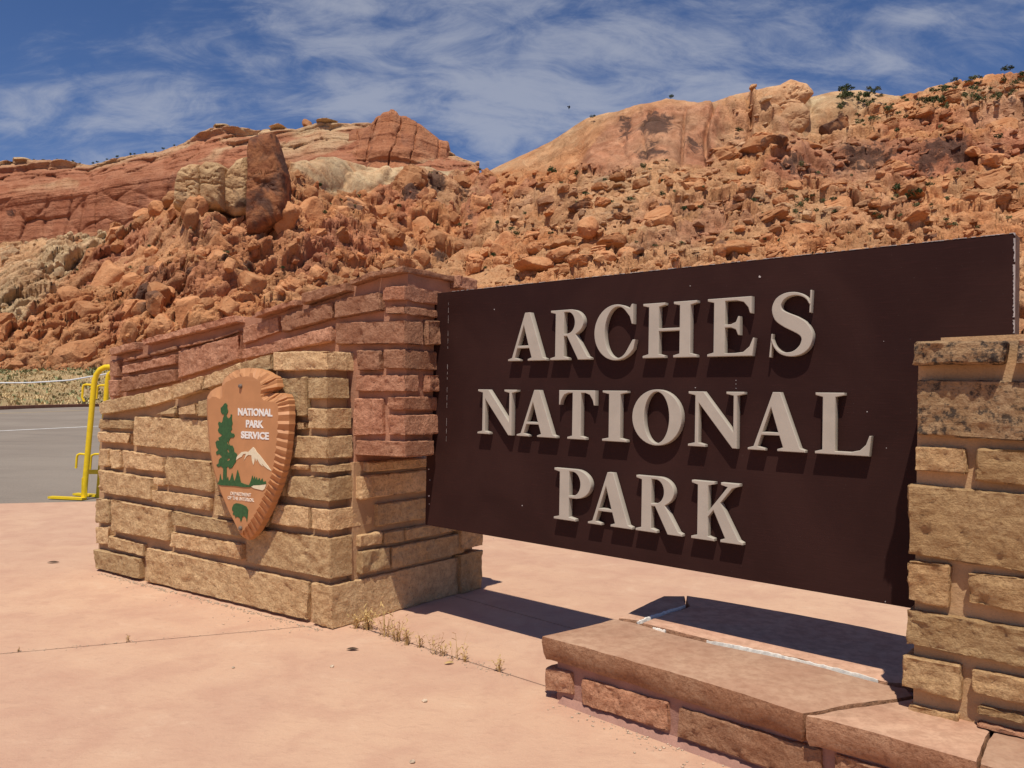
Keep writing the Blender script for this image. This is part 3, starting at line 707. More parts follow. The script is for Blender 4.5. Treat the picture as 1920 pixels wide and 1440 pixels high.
# ------------------------------------------------------------------ far cliff and butte
CT = [(-760, 345), (-200, 322), (0, 313), (60, 309), (130, 306), (170, 311), (210, 300), (300, 288), (345, 272), (400, 247), (440, 246), (480, 247), (520, 241), (560, 243), (600, 234), (640, 236), (690, 234), (760, 245), (870, 300), (1000, 340)]
def build_cliff():
    xs = np.arange(-760, 900, 2.2); nr = 190; r = np.linspace(0, 1, nr); X, R = np.meshgrid(xs, r)
    yt = curve(X, CT); yb = curve(X, [(-760, 486), (0, 476), (200, 450), (400, 440), (900, 420)])
    Y = yb + (yt - yb) * R; D = 400 - 0.03 * (X - 300) + 26 * sstep(0.58, 1.0, R) + 6 * R
    dirs = rgt * ((X - 960) / F)[..., None] - upv * ((Y - 720) / F)[..., None] + fwd
    P = CAM + dirs * (D / dirs[..., 1])[..., None]; a = P[..., 0]; b = P[..., 2]
    dip = b - 0.17 * a + 1.6 * n2(a, b, 0.02, 4, 5)
    lay = np.zeros(X.shape)
    for per, amp, sd in ((11.0, 3.2, 1), (4.6, 1.6, 2), (1.9, 0.7, 3)):
        k = np.floor(dip / per); t = dip / per - k
        rnd = _h(k.astype(np.int64), np.zeros_like(k, dtype=np.int64), np.zeros_like(k, dtype=np.int64), sd)
        rn2 = _h((k + 1).astype(np.int64), np.zeros_like(k, dtype=np.int64), np.zeros_like(k, dtype=np.int64), sd)
        lay += amp * (rnd + (rn2 - rnd) * sstep(0.82, 1.0, t))
    upper = sstep(0.42, 0.70, R + 0.06 * n2(a, b, 0.02, 3, 8))
    crack = -1.5 * (1 - sstep(0.0, 0.10, np.abs(n2(a, b * 0.12, 0.06, 4, 12)))) * (1 - upper * 0.6)
    H = lay * (0.38 + 1.15 * upper) + crack + 3.0 * n2(a, b * 0.35, 0.03, 4, 15) + 0.9 * n2(a, b, 0.16, 4, 16)
    hb, idb = blocks(a, b, 6.0, 55, rot=0.17, ax=2.6, lp=2.6); H += 2.6 * hb * sstep(0.66, 0.82, R); hb, idb = blocks(a, b, 13.0, 57, rot=0.17, ax=1.5, lp=3.0); H += 2.4 * hb * (1 - upper)
    rad = -P.copy(); rad[..., 2] = 0; rad /= np.linalg.norm(rad, axis=-1, keepdims=True)
    out = rad * 0.9 + np.array([0, 0, 0.25]); Q = P + out * (H * (1 - 0.5 * sstep(0.97, 1, R)))[..., None]
    rows = [Q]
    for dd, dz in ((10, -1), (40, -6), (120, -70)):
        rows.append((Q[-1] - rad[-1] * dd + np.array([0, 0, dz]))[None])
    Qa = np.concatenate(rows, 0)
    o = mesh_obj('cliff', Qa.reshape(-1, 3), grid_faces(nr + 3, len(xs)), M['cliff'], origin='zero'); o['kind'] = 'structure'
    def ext(m): return np.concatenate([m] + [m[-1:]] * 3, 0)
    pale = np.clip(sstep(0.86, 0.97, R + 0.05 * n2(a, b, 0.03, 4, 21)) * 0.62 + 0.7 * sstep(0.30, 0.45, n2(a, dip * 2, 0.02, 4, 23)) * sstep(0.6, 0.8, R), 0, 1)
    pale = np.maximum(pale, 0.9 * polymask(X, Y, [(440, 262), (520, 252), (600, 240), (640, 232), (600, 225), (430, 240)], 6))
    varn = 0.58 * sstep(-0.05, 0.30, n2(a, b * 0.25, 0.016, 5, 31)) * (1 - sstep(0.45, 0.62, R)) + 0.25 * sstep(0.1, 0.4, n2(a, b, 0.02, 4, 33)) * (1 - upper)
    for n_, v in (('pale', pale), ('varn', varn), ('red', 1 - 0.4 * pale), ('soil', 0.5 * sstep(0.14, 0.03, R) if False else 0.5 * (1 - sstep(0.06, 0.16, R))), ('tone', 1 + 0.14 * n2(a, dip, 0.05, 3, 44))):
        attr(o, n_, ext(v))
    return Q, xs, yt, yb, nr
CQ, CXS, CYT, CYB, CNR = build_cliff()
def build_butte():
    BT = [(556, 300), (600, 262), (650, 247), (682, 242), (693, 238), (699, 230), (706, 221), (714, 217), (718, 213), (728, 211), (733, 205), (741, 208), (748, 217), (764, 220), (776, 228), (791, 237), (806, 249), (820, 260), (830, 266), (841, 267), (845, 285), (850, 305), (862, 304), (870, 326), (878, 345), (900, 380)]
    xs = np.arange(556, 900, 1.3); nr = 150; r = np.linspace(0, 1, nr); X, R = np.meshgrid(xs, r)
    yt = curve(X, BT); yb = 400 + 0 * X; Y = yb + (yt - yb) * R
    cx = np.clip((X - 735) / 150, -1.4, 1.25)
    D = 372 + 26 * cx ** 2 + 34 * R ** 1.3
    dirs = rgt * ((X - 960) / F)[..., None] - upv * ((Y - 720) / F)[..., None] + fwd
    P = CAM + dirs * (D / dirs[..., 1])[..., None]; a = P[..., 0] + 4 * n2(P[..., 0], P[..., 2], 0.05, 3, 3); b = P[..., 2]
    fl = np.abs(n2(a, b * 0.13, 0.19, 4, 7)); flute = -1.9 * (1 - sstep(0, 0.16, fl)) * sstep(0.05, 0.3, R)
    dip = b + 0.05 * a + 0.8 * n2(a, b, 0.05, 3, 9); lay = np.zeros(X.shape)
    for per, amp, sd in ((7.0, 2.0, 1), (2.8, 0.9, 2)):
        k = np.floor(dip / per); t = dip / per - k; z = np.zeros_like(k, dtype=np.int64)
        r1 = _h(k.astype(np.int64), z, z, sd + 50); r2 = _h((k + 1).astype(np.int64), z, z, sd + 50); lay += amp * (r1 + (r2 - r1) * sstep(0.8, 1.0, t))
    low = 1 - sstep(0.52, 0.58, (400 - Y) / 190)
    H = flute * 1.2 + lay + 2.0 * n2(a, b * 0.4, 0.09, 4, 11) + 0.5 * n2(a, b, 0.3, 3, 12) + 2.0 * (1 - low)
    rad = -P.copy(); rad[..., 2] = 0; rad /= np.linalg.norm(rad, axis=-1, keepdims=True)
    Q = P + (rad * 0.95 + np.array([0, 0, 0.15])) * (H * (1 - 0.6 * sstep(0.95, 1, R)))[..., None]
    rows = [Q]
    for dd, dz in ((6, -1), (30, -10), (70, -60)): rows.append((Q[-1] - rad[-1] * dd + np.array([0, 0, dz]))[None])
    Qa = np.concatenate(rows, 0)
    o = mesh_obj('butte', Qa.reshape(-1, 3), grid_faces(nr + 3, len(xs)), M['cliff'], origin='zero'); o['kind'] = 'structure'
    def ext(m): return np.concatenate([m] + [m[-1:]] * 3, 0)
    pale = 0.85 * polymask(X, Y, [(770, 310), (850, 300), (880, 340), (760, 330)], 8)
    varn = 0.40 * polymask(X, Y, [(610, 290), (700, 270), (800, 268), (846, 285), (840, 322), (640, 322)], 10) * sstep(-0.1, 0.3, n2(a, b * .3, 0.08, 4, 17))
    for n_, v in (('pale', pale), ('varn', varn), ('red', 0.7 * (1 - pale)), ('soil', 0 * X), ('tone', 1 + 0.16 * n2(a, b * 3, 0.08, 3, 18))): attr(o, n_, ext(v))
build_butte()

# ------------------------------------------------------------------ boulders
def ico(sub):
    bm = bmesh.new(); bmesh.ops.create_icosphere(bm, subdivisions=sub, radius=1.0)
    V = np.array([v.co[:] for v in bm.verts]); Fc = np.array([[v.index for v in f.verts] for f in bm.faces]); bm.free(); return V, Fc
IV, IF = ico(4)
def rock_shape(seed, planes=9, dmin=0.55, rough=0.10, V0=None, box=0.72, bed=0.0):
    g = np.random.default_rng(seed); V = (IV if V0 is None else V0).copy()
    V = np.sign(V) * np.abs(V) ** box; V /= np.abs(V).max()
    for k in range(planes):
        n = unit(g.normal(size=3)); d = g.uniform(dmin, 0.98); e = V @ n - d
        V = V - np.where(e > 0, e, 0)[:, None] * n * 0.95
    q = fbm(V * 1.9 + seed * 3.7, 4, seed); V = V * (1 + 0.75 * rough * q)[:, None]
    for k in range(4):
        n = unit(g.normal(size=3)); d = g.uniform(dmin, 0.9); e = V @ n - d
        V = V - np.where(e > 0, e, 0)[:, None] * n * 0.97
    if bed:
        z = V[:, 2] * 3.4 + 0.5 * q + seed; t = z - np.floor(z); r = _h(np.floor(z).astype(np.int64), np.zeros(len(z), np.int64), np.zeros(len(z), np.int64), seed)
        gr = 1 - bed * (0.75 * np.exp(-((t - 0.5) / 0.13) ** 2) + 0.55 * r); V[:, :2] *= gr[:, None]
    cr = np.exp(-np.abs(fbm(V * 1.3 + seed * 1.9, 3, seed + 5)) * 22); V = V * (1 - 0.10 * cr)[:, None]
    V = V * (1 + 0.035 * fbm(V * 7 + seed, 3, seed + 7))[:, None]
    return V
def rock_mesh(name, V, Fc, mat):
    o = mesh_obj(name, V, Fc, mat, smooth=True, sharp=32, origin='zero'); me = o.data; bpy.data.objects.remove(o); return me
ROCKS = [rock_mesh('boulder', rock_shape(s, 8 + s % 5, 0.5 + 0.06 * (s % 4), bed=0.0 if s % 2 else 0.16), IF, M['boulder']) for s in range(1, 11)]
SLABS = [rock_mesh('boulder', rock_shape(s, 8, 0.55, 0.12, box=0.6, bed=0.22), IF, M['boulder']) for s in range(40, 50)]
ROUND = [rock_mesh('boulder', rock_shape(s, 4, 0.75, 0.13, box=0.85), IF, M['boulder']) for s in range(20, 24)]
def recolor(me, mat):
    m2 = me.copy(); m2.materials[0] = mat; return m2
ROCKS_P = [recolor(m, M['boulder_p']) for m in ROCKS[:5]]; ROCKS_V = [recolor(m, M['boulder_v']) for m in ROCKS[3:8] + SLABS[:3]]
WHERE = ((200, 'at the far left edge'), (400, "above the red wall's low end"), (560, 'below the standing slab'), (700, 'right of the standing slab'), (850, 'below the pointed butte'), (960, 'above the left corner of the board'),
         (1110, 'above the letters A and R'), (1310, 'above the letters C and H'), (1530, 'above the letters E and S'), (1620, 'right of the letter S'), (1715, 'between letter S and right pier'), (1800, "above the right pier's left edge"), (1870, 'above the right pier'), (9999, 'at the far right edge'))
ORD = ['', 'second ', 'third ', 'fourth ', 'fifth ', 'sixth ', 'seventh ', 'eighth ', 'ninth ', 'tenth ', 'eleventh ', 'twelfth ', 'thirteenth ', 'fourteenth ', 'fifteenth ', 'sixteenth ', 'seventeenth ', 'eighteenth ', 'nineteenth ', 'twentieth '] + ['twenty ' + w for w in ('first ', 'second ', 'third ', 'fourth ', 'fifth ', 'sixth ', 'seventh ', 'eighth ', 'ninth ')] + ['thirtieth ']
PLACED = []
def note(o, noun, px, py, size):
    j = int(np.clip(round((px - HX[0]) / HSTEP), 0, len(HX) - 1)); r = (py - HYB[0, j]) / (HYT[0, j] - HYB[0, j])
    v = 'high on the slope' if r > 0.64 else ('halfway up the slope' if r > 0.40 else 'low on the slope')
    PLACED.append((noun + ' ' + v + ' ' + next(w for x, w in WHERE if px < x), size, o))
def label_placed():
    sets = {}
    for k, sz, o in PLACED: sets.setdefault(k, []).append((sz, o))
    for k, L in sets.items():
        L.sort(key=lambda t: -t[0])
        for n, (sz, o) in enumerate(L): o['label'] = (ORD[min(n, 29)] + 'largest ' if len(L) > 1 else 'only ') + k
def put_rock(me, px, py, w, hgt, dep=None, rz=None, tilt=(0, 0), sink=0.25, name='boulder', at=None, label=None, cat='boulder', group=None):
    p = np.array(at) if at is not None else hill_at(px, py)[0]
    dist = p[1]; sx = w / F * dist / 2; sz = hgt / F * dist / 2
    o = bpy.data.objects.new(name, me); COL.objects.link(o)
    o.location = Vector(p) + Vector((0, 0, sz * (1 - 2 * sink))); o.scale = (sx, dep if dep else sx, sz)
    o.rotation_euler = (tilt[0], tilt[1], rz if rz is not None else random.uniform(0, 6.28))
    return tag(o, label, cat, group)
# one-off rocks
def outcrop(name, outline, base_px, depth, mat, label, cat, power=5, amp=0.05, seed=1, lean=0.0, blend=2.5, back=0.0):
    """a free standing rock: its outline at its own distance, a broken front, and a full thickness behind"""
    D = hill_at(*base_px)[0][1] - depth * 0.35 + back; n = 130
    P = [at_depth(x, y, D) for x, y in outline]; L = []; per = [np.linalg.norm(P[(k + 1) % len(P)] - P[k]) for k in range(len(P))]; tot = sum(per)
    for k in range(len(P)):
        m = max(1, round(n * per[k] / tot))
        for j in range(m): L.append(P[k] + (P[(k + 1) % len(P)] - P[k]) * j / m)
    L = np.array(L); n = len(L); c = (L.min(0) + L.max(0)) / 2; size = (L.max(0) - L.min(0)).max(); V = []; fr = [0.04, 0.1, 0.17, 0.24, 0.31, 0.38, 0.45, 0.52, 0.59, 0.66, 0.73, 0.79, 0.85, 0.90, 0.94, 0.97, 1.0]
    rows = [(f, -1) for f in fr] + [(f, 1) for f in fr[-2::-1]]
    for f, sg in rows:
        ell = c + (L - c) / (np.linalg.norm((L - c) / ((L.max(0) - L.min(0)) / 2 + 1e-6) * np.array([1, 0, 1]), axis=1, keepdims=True) + 1e-6)
        q = c + ((L - c) * f ** blend + (ell - c) * (1 - f ** blend)) * f; dz = depth * 0.5 * (1 - f ** power) ** (1 / 2.2) * sg
        q = q + np.array([0, 1, 0]) * dz + np.array([0, 1, 0]) * lean * (q[:, 2:3] - c[2])
        V.append(q)
    V = np.concatenate(V); d = fbm(V * (3.2 / size) + seed * 3.1, 4, seed); rid = -1.6 * np.exp(-np.abs(fbm(V * (3.0 / size) * np.array([1, 1, 1.8]) + seed, 4, seed + 5)) * 16); d2 = fbm(V * (14 / size), 4, seed + 8); k2 = np.sign(d2) * np.abs(d2) ** 0.5
    nrm = V - c; nrm = nrm / (np.linalg.norm(nrm, axis=1, keepdims=True) + 1e-9)
    V = V + nrm * (size * amp * (0.9 * d + 0.34 * rid + 0.10 * d2 + 0.05 * k2))[:, None] * np.array([0.45, 1.6, 0.45])
    Fc = []
    for k in range(len(rows) - 1):
        for j in range(n): Fc.append((k * n + j, k * n + (j + 1) % n, (k + 1) * n + (j + 1) % n, (k + 1) * n + j))
    Fc.append(tuple(range(n))); Fc.append(tuple((len(rows) - 1) * n + j for j in range(n)))
    o = mesh_obj(name, V, Fc, mat, smooth=True, sharp=26, origin='base'); bm = bmesh.new(); bm.from_mesh(o.data); bmesh.ops.recalc_face_normals(bm, faces=bm.faces); bm.to_mesh(o.data); bm.free()
    return tag(o, label, cat)
outcrop('rock_tower', [(470, 448), (468, 405), (471, 340), (469, 285), (473, 262), (487, 257), (516, 252), (523, 272), (531, 300), (541, 330), (543, 395), (538, 418), (512, 430), (490, 446)], (505, 425), 7.0, M['monolith'],
        'tall dark varnished rock slab standing upright above the rubble slope', 'rock tower', power=10, amp=0.028, seed=3, blend=0.35)
outcrop('pale_outcrop', [(336, 398), (340, 352), (344, 332), (352, 320), (372, 313), (388, 314), (392, 340), (388, 398), (360, 404)], (362, 396), 8.0, M['pale_streak'],
        'cream rock block with dark streaks, leftmost of the pale blocks by the slab', 'outcrop', amp=0.05, seed=5, power=7, blend=0.6)
outcrop('pale_outcrop', [(384, 402), (387, 345), (386, 318), (398, 309), (420, 311), (431, 319), (433, 352), (430, 402)], (410, 398), 9.0, M['pale_streak'],
        'cream rock block with dark streaks, middle of the pale blocks by the slab', 'outcrop', amp=0.05, seed=8, power=7, blend=0.6)
outcrop('pale_outcrop', [(424, 405), (429, 345), (440, 322), (455, 304), (470, 298), (478, 320), (478, 410), (450, 416)], (450, 405), 8.0, M['pale_streak'],
        'narrow pale leaning outcrop between the cream block and the standing slab', 'outcrop', amp=0.035, seed=6, power=6, blend=0.6)
for k, (nm, ol, bp_, dep, mt, lab) in enumerate((
    ('rock_outcrop', [(1392, 256), (1402, 212), (1432, 178), (1473, 156), (1505, 162), (1519, 184), (1500, 206), (1460, 236), (1420, 262)], (1450, 215), 16, 'knob', 'highest rounded sandstone knob on the skyline right of the pale dome'),
    ('rock_outcrop', [(1450, 268), (1456, 222), (1476, 199), (1500, 197), (1514, 214), (1512, 240), (1496, 258), (1470, 270)], (1482, 245), 10, 'knob', 'round hollowed sandstone ball tucked under the highest skyline knob'),
    ('rock_outcrop', [(1384, 284), (1400, 262), (1450, 256), (1510, 270), (1540, 282), (1480, 300), (1410, 298)], (1450, 285), 9, 'boulder', 'flat ledge block spread below the skyline knobs'))):
    if mt == 'knob' and 'knob' not in M: M['knob'] = boulder_mat('buff_knob', (0.52, 0.27, 0.13), (0.60, 0.37, 0.20))
    outcrop(nm, ol, bp_, dep, M[mt], lab, 'outcrop', power=(4, 4, 5)[k], amp=(0.04, 0.03, 0.04)[k], seed=30 + k, back=(7, 2, 3)[k], blend=(1.0, 1.5, 0.8)[k])
cj = lambda px: int(np.clip(round((px - CXS[0]) / 2.2), 0, len(CXS) - 1))
pc = CQ[-1, cj(575)]
put_rock(ROCKS[2], 0, 0, 18, 17, name='balanced_rock', at=pc + np.array([0, 0, 0.2]), sink=0.30, rz=0.4, label='small block balanced on the skyline of the far red cliff', cat='rock')
for x, w, h, wh in ((518, 42, 8, 'just left of the balanced block'), (616, 46, 9, 'just right of the balanced block'), (415, 36, 6, 'at the bend of the rim'), (40, 40, 7, 'at the far left')):
    pc = CQ[-1, cj(x)]; put_rock(ROCKS_P[x % 5], 0, 0, w, h, name='cap_rock', at=pc, sink=0.35, rz=0.1, label='low flat cap rock on the far cliff rim ' + wh, cat='rock', group='cap rocks on the far cliff rim')
named = [  # px, py(base), w, h, mesh, label
    (885 - 590, 395, 24, 24, ROUND[0], 'small round boulder on top of the rubble crest left of the pale block'),
    (327, 410, 42, 36, ROUND[1], 'large rounded boulder on the rubble crest beside the pale block'),
    (268, 415, 34, 32, ROUND[2], 'leaning rounded boulder at the left end of the rubble crest'),
    (292, 425, 30, 34, ROUND[3], 'short rounded boulder tucked below the round ones on the crest'),
    (335, 425, 38, 26, ROCKS[1], 'wedge shaped boulder under the large rounded boulder on the crest'),
    (365, 392, 30, 18, ROUND[0], 'half buried round boulder at the foot of the pale block'),
    (425, 412, 30, 34, ROCKS_V[0], 'dark faced split boulder left of the standing rock slab'),
    (545, 440, 46, 40, ROCKS[4], 'blocky boulder at the right foot of the standing rock slab'),
    (1103, 460, 40, 44, ROUND[2], 'egg shaped red boulder alone on the open scree'),
    (215, 440, 26, 26, ROCKS[3], 'block at the upper left edge of the orange rubble'),
    (1002, 520, 74, 30, ROUND[3], 'long smooth boulder just above the left end of the brown board'),
    (1060, 495, 62, 34, ROCKS[5], 'pale orange slab boulder low on the slope above the first word'),
    (1135, 500, 40, 30, ROUND[0], 'rounded boulder directly above the top edge of the brown board'),
    (1375, 490, 70, 32, ROUND[1], 'smooth orange whaleback boulder above the board'),
    (1350, 498, 30, 40, ROCKS_V[2], 'dark varnished boulder beside the whaleback boulder'),
    (1055, 470, 50, 24, ROCKS[6], 'flat topped boulder beside the egg shaped boulder'),
    (290, 610, 40, 60, ROCKS_V[1], 'tall dark stained block just above the low end of the red wall'),
    (262, 610, 34, 44, ROCKS_V[3], 'dark round stained boulder at the wall cap'),
]
for px, py, w, h, me, lab in named:
    put_rock(me, px, py, w, h, label=lab, rz=random.uniform(-.4, .4), tilt=(0, random.uniform(-.15, .15)), sink=0.12)
# the many rubble boulders
def zone_label(px, py):
    if px < 470: return ('orange boulder in the steep rubble left of the standing slab', 'boulders left of the standing slab')
    if px < 700: return ('orange boulder in the rubble between standing slab and butte', 'boulders right of the standing slab')
    if px < 1000: return ('orange boulder in the rubble under the pointed butte', 'boulders under the butte')
    if py < 400: return ('orange slab boulder on the upper ledges below the right skyline', 'slab boulders on the upper ledges')
    if px < 1450: return ('orange slab boulder above the left half of the brown board', 'slab boulders above the left board half')
    return ('orange slab boulder above the right half of the brown board', 'slab boulders above the right board half')
def slope_y(px): return 685 if px < 230 else float(curve(px, [(230, 640), (450, 598), (650, 522), (840, 542), (1920, 442)]))
cnt = 0; tries = 0; placed = []
while cnt < 245 and tries < 9000:
    tries += 1
    px = random.uniform(-60, 1960)
    j = int(np.clip(round((px - HX[0]) / HSTEP), 0, len(HX) - 1)); yt, yb = HYT[0, j], HYB[0, j]
    py = random.uniform(yt + 14, slope_y(px) + 6)
    p, i, j = hill_at(px, py)
    if HSM[i, j] > 0.25 or (px < 130 and py < 600): continue
    s = 22 + 44 * random.random() ** 2.0
    if px > 1500 and py < 260: s *= 0.6
    if any((px - q[0]) ** 2 / 1.6 + (py - q[1]) ** 2 * 1.5 < (0.62 * (s + q[2]) / 2) ** 2 for q in placed): continue
    placed.append((px, py, s)); cnt += 1
    lab, grp = zone_label(px, py); v = random.random()
    if v < 0.12: lst, look = ROCKS_V, 'dark stained'
    elif v < 0.15: lst, look = ROUND, 'rounded'
    else: lst, look = (ROCKS if px < 1000 else SLABS + ROCKS[:3]), 'angular'
    if px < 1000: h = s * random.uniform(0.9, 1.7); t = (random.uniform(-.3, .3), random.uniform(0.2, 0.85)); sk = 0.50
    else: s *= 1.2; h = s * random.uniform(0.45, 0.85); t = (random.uniform(-.25, .1), random.uniform(-0.42, 0.02)); sk = 0.52
    o = put_rock(random.choice(lst), px, py, s, h, sink=sk, tilt=t, rz=random.uniform(-0.7, 0.7), label=look + ' ' + lab, group='boulders on the rubble slope')
    note(o, look + ' boulder', px, py, s * h)

# the smaller stones of the slope, too many to count
def rubble():
    def base(sub):
        bm = bmesh.new(); bmesh.ops.create_icosphere(bm, subdivisions=sub, radius=1.0)
        V0 = np.array([v.co[:] for v in bm.verts]); F0 = np.array([[v.index for v in f.verts] for f in bm.faces]); bm.free()
        return [rock_shape(300 + k, 8, 0.5 + 0.05 * (k % 5), 0.12, V0, box=0.65, bed=0.14 if k % 2 else 0) for k in range(14)], F0
    B2, B3 = base(2), base(3)
    g = np.random.default_rng(5); VV = []; FF = []; n = 0; cnt = 0; A = {k: [] for k in ('pale', 'varn', 'red', 'soil', 'tone')}
    while cnt < 3700:
        right = g.random() < 0.60
        px = g.uniform(940, 1990) if right else g.uniform(-80, 1000)
        j = int(np.clip(round((px - HX[0]) / HSTEP), 0, len(HX) - 1)); yt = HYT[0, j]
        py = g.uniform(yt + 3, slope_y(px) + 8) if cnt < 3000 else g.uniform(slope_y(px), HYB[0, j]); p, i, j = hill_at(px, py)
        if HSM[i, j] > 0.45: continue
        u = g.random(); w = (5 + 18 * u ** 2.6) * (1.0 if right else 0.85); s = w / F * p[1] / 2
        S, F0 = B3 if w > 14 else B2; V = S[g.integers(14)].copy()
        if right: V = V * np.array([s * g.uniform(1.0, 1.8), s * 1.2, s * g.uniform(.45, .95)]); t = g.uniform(-0.42, 0.05); lift_ = -0.05
        else: V = V * np.array([s, s, s * g.uniform(.7, 1.7)]); t = g.uniform(0.1, 1.0); lift_ = 0.08
        rz = g.uniform(-.7, .7); c, sn = math.cos(t), math.sin(t); V = np.stack([V[:, 0] * c + V[:, 2] * sn, V[:, 1], -V[:, 0] * sn + V[:, 2] * c], -1)
        c, sn = math.cos(rz), math.sin(rz); V = np.stack([V[:, 0] * c - V[:, 1] * sn, V[:, 0] * sn + V[:, 1] * c, V[:, 2]], -1)
        VV.append(V + p + [0, 0, s * lift_]); FF.append(F0 + n); n += len(V); cnt += 1
        for k in ('pale', 'varn', 'red'): A[k].append(np.full(len(V), HAT[k][i, j] * (1.0 if k != 'varn' else 0.8)))
        A['soil'].append(np.zeros(len(V))); A['tone'].append(np.full(len(V), g.uniform(0.74, 1.22)))
    o = mesh_obj('rubble', np.concatenate(VV), np.concatenate(FF), M['rock'], origin='zero', smooth=True, sharp=30); o['kind'] = 'stuff'
    for k, v in A.items(): attr(o, k, np.concatenate(v))
rubble()

# ------------------------------------------------------------------ shrubs
def shrub_mesh(seed, n=150):
    g = random.Random(seed); V = []; Fc = []
    cl = [(g.uniform(-.55, .55), g.uniform(-.55, .55), g.uniform(.08, .55), g.uniform(.3, .5)) for _ in range(6)]
    for k in range(n):
        cx, cy, cz, r = cl[k % 6]; d = unit([g.gauss(0, 1), g.gauss(0, 1), g.gauss(0, 1)]) * r * g.uniform(.5, 1.05)
        c = np.array([cx, cy, cz]) + d; c[2] = max(c[2], 0.02)
        a = unit([g.gauss(0, 1), g.gauss(0, 1), g.gauss(0, 1)]); b = unit(np.cross(a, [g.gauss(0, 1), g.gauss(0, 1), g.gauss(0, 1)]))
        s = g.uniform(.09, .18); o = len(V); V += [c - a * s, c + b * s * .7, c + a * s, c - b * s * .7]; Fc.append((o, o + 1, o + 2, o + 3))
    for k in range(4):                                   # stems
        cx, cy, cz, r = cl[k]; o = len(V); V += [np.array([-.04, 0, -.3]), np.array([.04, 0, -.3]), np.array([cx, cy, cz])]; Fc.append((o, o + 1, o + 2))
    ob = mesh_obj('shrub', V, Fc, M['bush'], origin='zero'); me = ob.data; bpy.data.objects.remove(ob); return me
SHR = [shrub_mesh(s) for s in range(6)]; SHS = [recolor(m, M['scrub']) for m in SHR]
def put_shrub(px, py, w, lab, grp=None, sage=False, p=None):
    if p is None: p = hill_at(px, py)[0]
    s = w / F * p[1] / 2; px0, py0 = px, py
    o = bpy.data.objects.new('shrub', random.choice(SHS if sage else SHR)); COL.objects.link(o)
    o.location = Vector(p) + Vector((0, -0.8 * s - 1.0, 0.12 * s + 0.25)); o.scale = (s, s, s * random.uniform(.8, 1.15)); o.rotation_euler = (0, 0, random.uniform(0, 6.28)); tag(o, lab, 'shrub', grp)
    return o
for px, py, w, lab in ((1703, 385, 30, 'largest dark green shrub below the varnished cliff band'), (1671, 365, 26, 'dark shrub left of the largest one below the varnished band'), (1383, 258, 20, 'dark shrub on the ledge under the skyline knobs'),
                       (1245, 322, 14, 'small dark shrub at the foot of the big varnished face'), (1202, 332, 16, 'shrub just left of the one at the foot of the varnished face'), (1537, 262, 20, 'shrub below the round skyline knob'),
                       (1257, 188, 14, 'shrub on the very top of the pale dome'), (1110, 228, 12, 'shrub on the left shoulder of the pale dome'), (1079, 342, 16, 'dark shrub at the foot of the pale dome'), (1035, 342, 24, 'wide shrub clump below the pale dome'),
                       (600, 357, 16, 'dark shrub right of the standing rock slab'), (674, 372, 14, 'shrub below the pale domes'), (642, 385, 12, 'narrow shrub low under the pale domes'), (1664, 255, 20, 'round shrub above the varnished band'),
                       (1277, 410, 18, 'dark shrub in the gully above the board'), (1308, 420, 14, 'second dark shrub in the gully above the board'), (900, 328, 12, 'shrub in the notch between butte and dome'), (1690, 240, 20, 'shrub on the upper right slope'), (1096, 385, 14, 'shrub on the scree left of the gully')):
    put_shrub(px, py, w, lab)
for k in range(250):
    v = random.random()
    if v < 0.50:
        px = random.uniform(1560, 1960); yt = float(curve(px, TOP)); py = yt + abs(random.gauss(0, 45)) + 1; w = random.uniform(9, 22); lab, grp = 'dark green shrub scattered over the top right slope', 'shrubs on the top right slope'
    elif v < 0.8:
        px = random.uniform(950, 1950); yt = float(curve(px, TOP)); py = random.uniform(max(yt + 120, 330), float(curve(px, [(950, 520), (1900, 440)]))); w = random.uniform(8, 18); lab, grp = 'small shrub among the ledges above the brown board', 'shrubs among the right ledges'
    else:
        px = random.uniform(150, 950); py = random.uniform(360, 520); w = random.uniform(6, 14); lab, grp = 'tiny shrub in the orange rubble behind the stone wall', 'shrubs in the left rubble'
        if py < float(curve(px, TOP)) + 20: continue
    sg = random.random() < 0.45; note(put_shrub(px, py, w, lab, 'shrubs on the slope', sage=sg), 'grey green shrub' if sg else 'dark green shrub', px, py, w)
for k in range(20):
    px = 4 + k * 17 + random.uniform(-6, 6); pc = CQ[-1, cj(px)] - np.array([0, 0, 0.7]); put_shrub(0, 0, random.uniform(5, 9), (ORD[k] or 'first ') + 'shrub from the left along the rim of the far red cliff', 'shrubs on the cliff rim', False, pc)
label_placed()

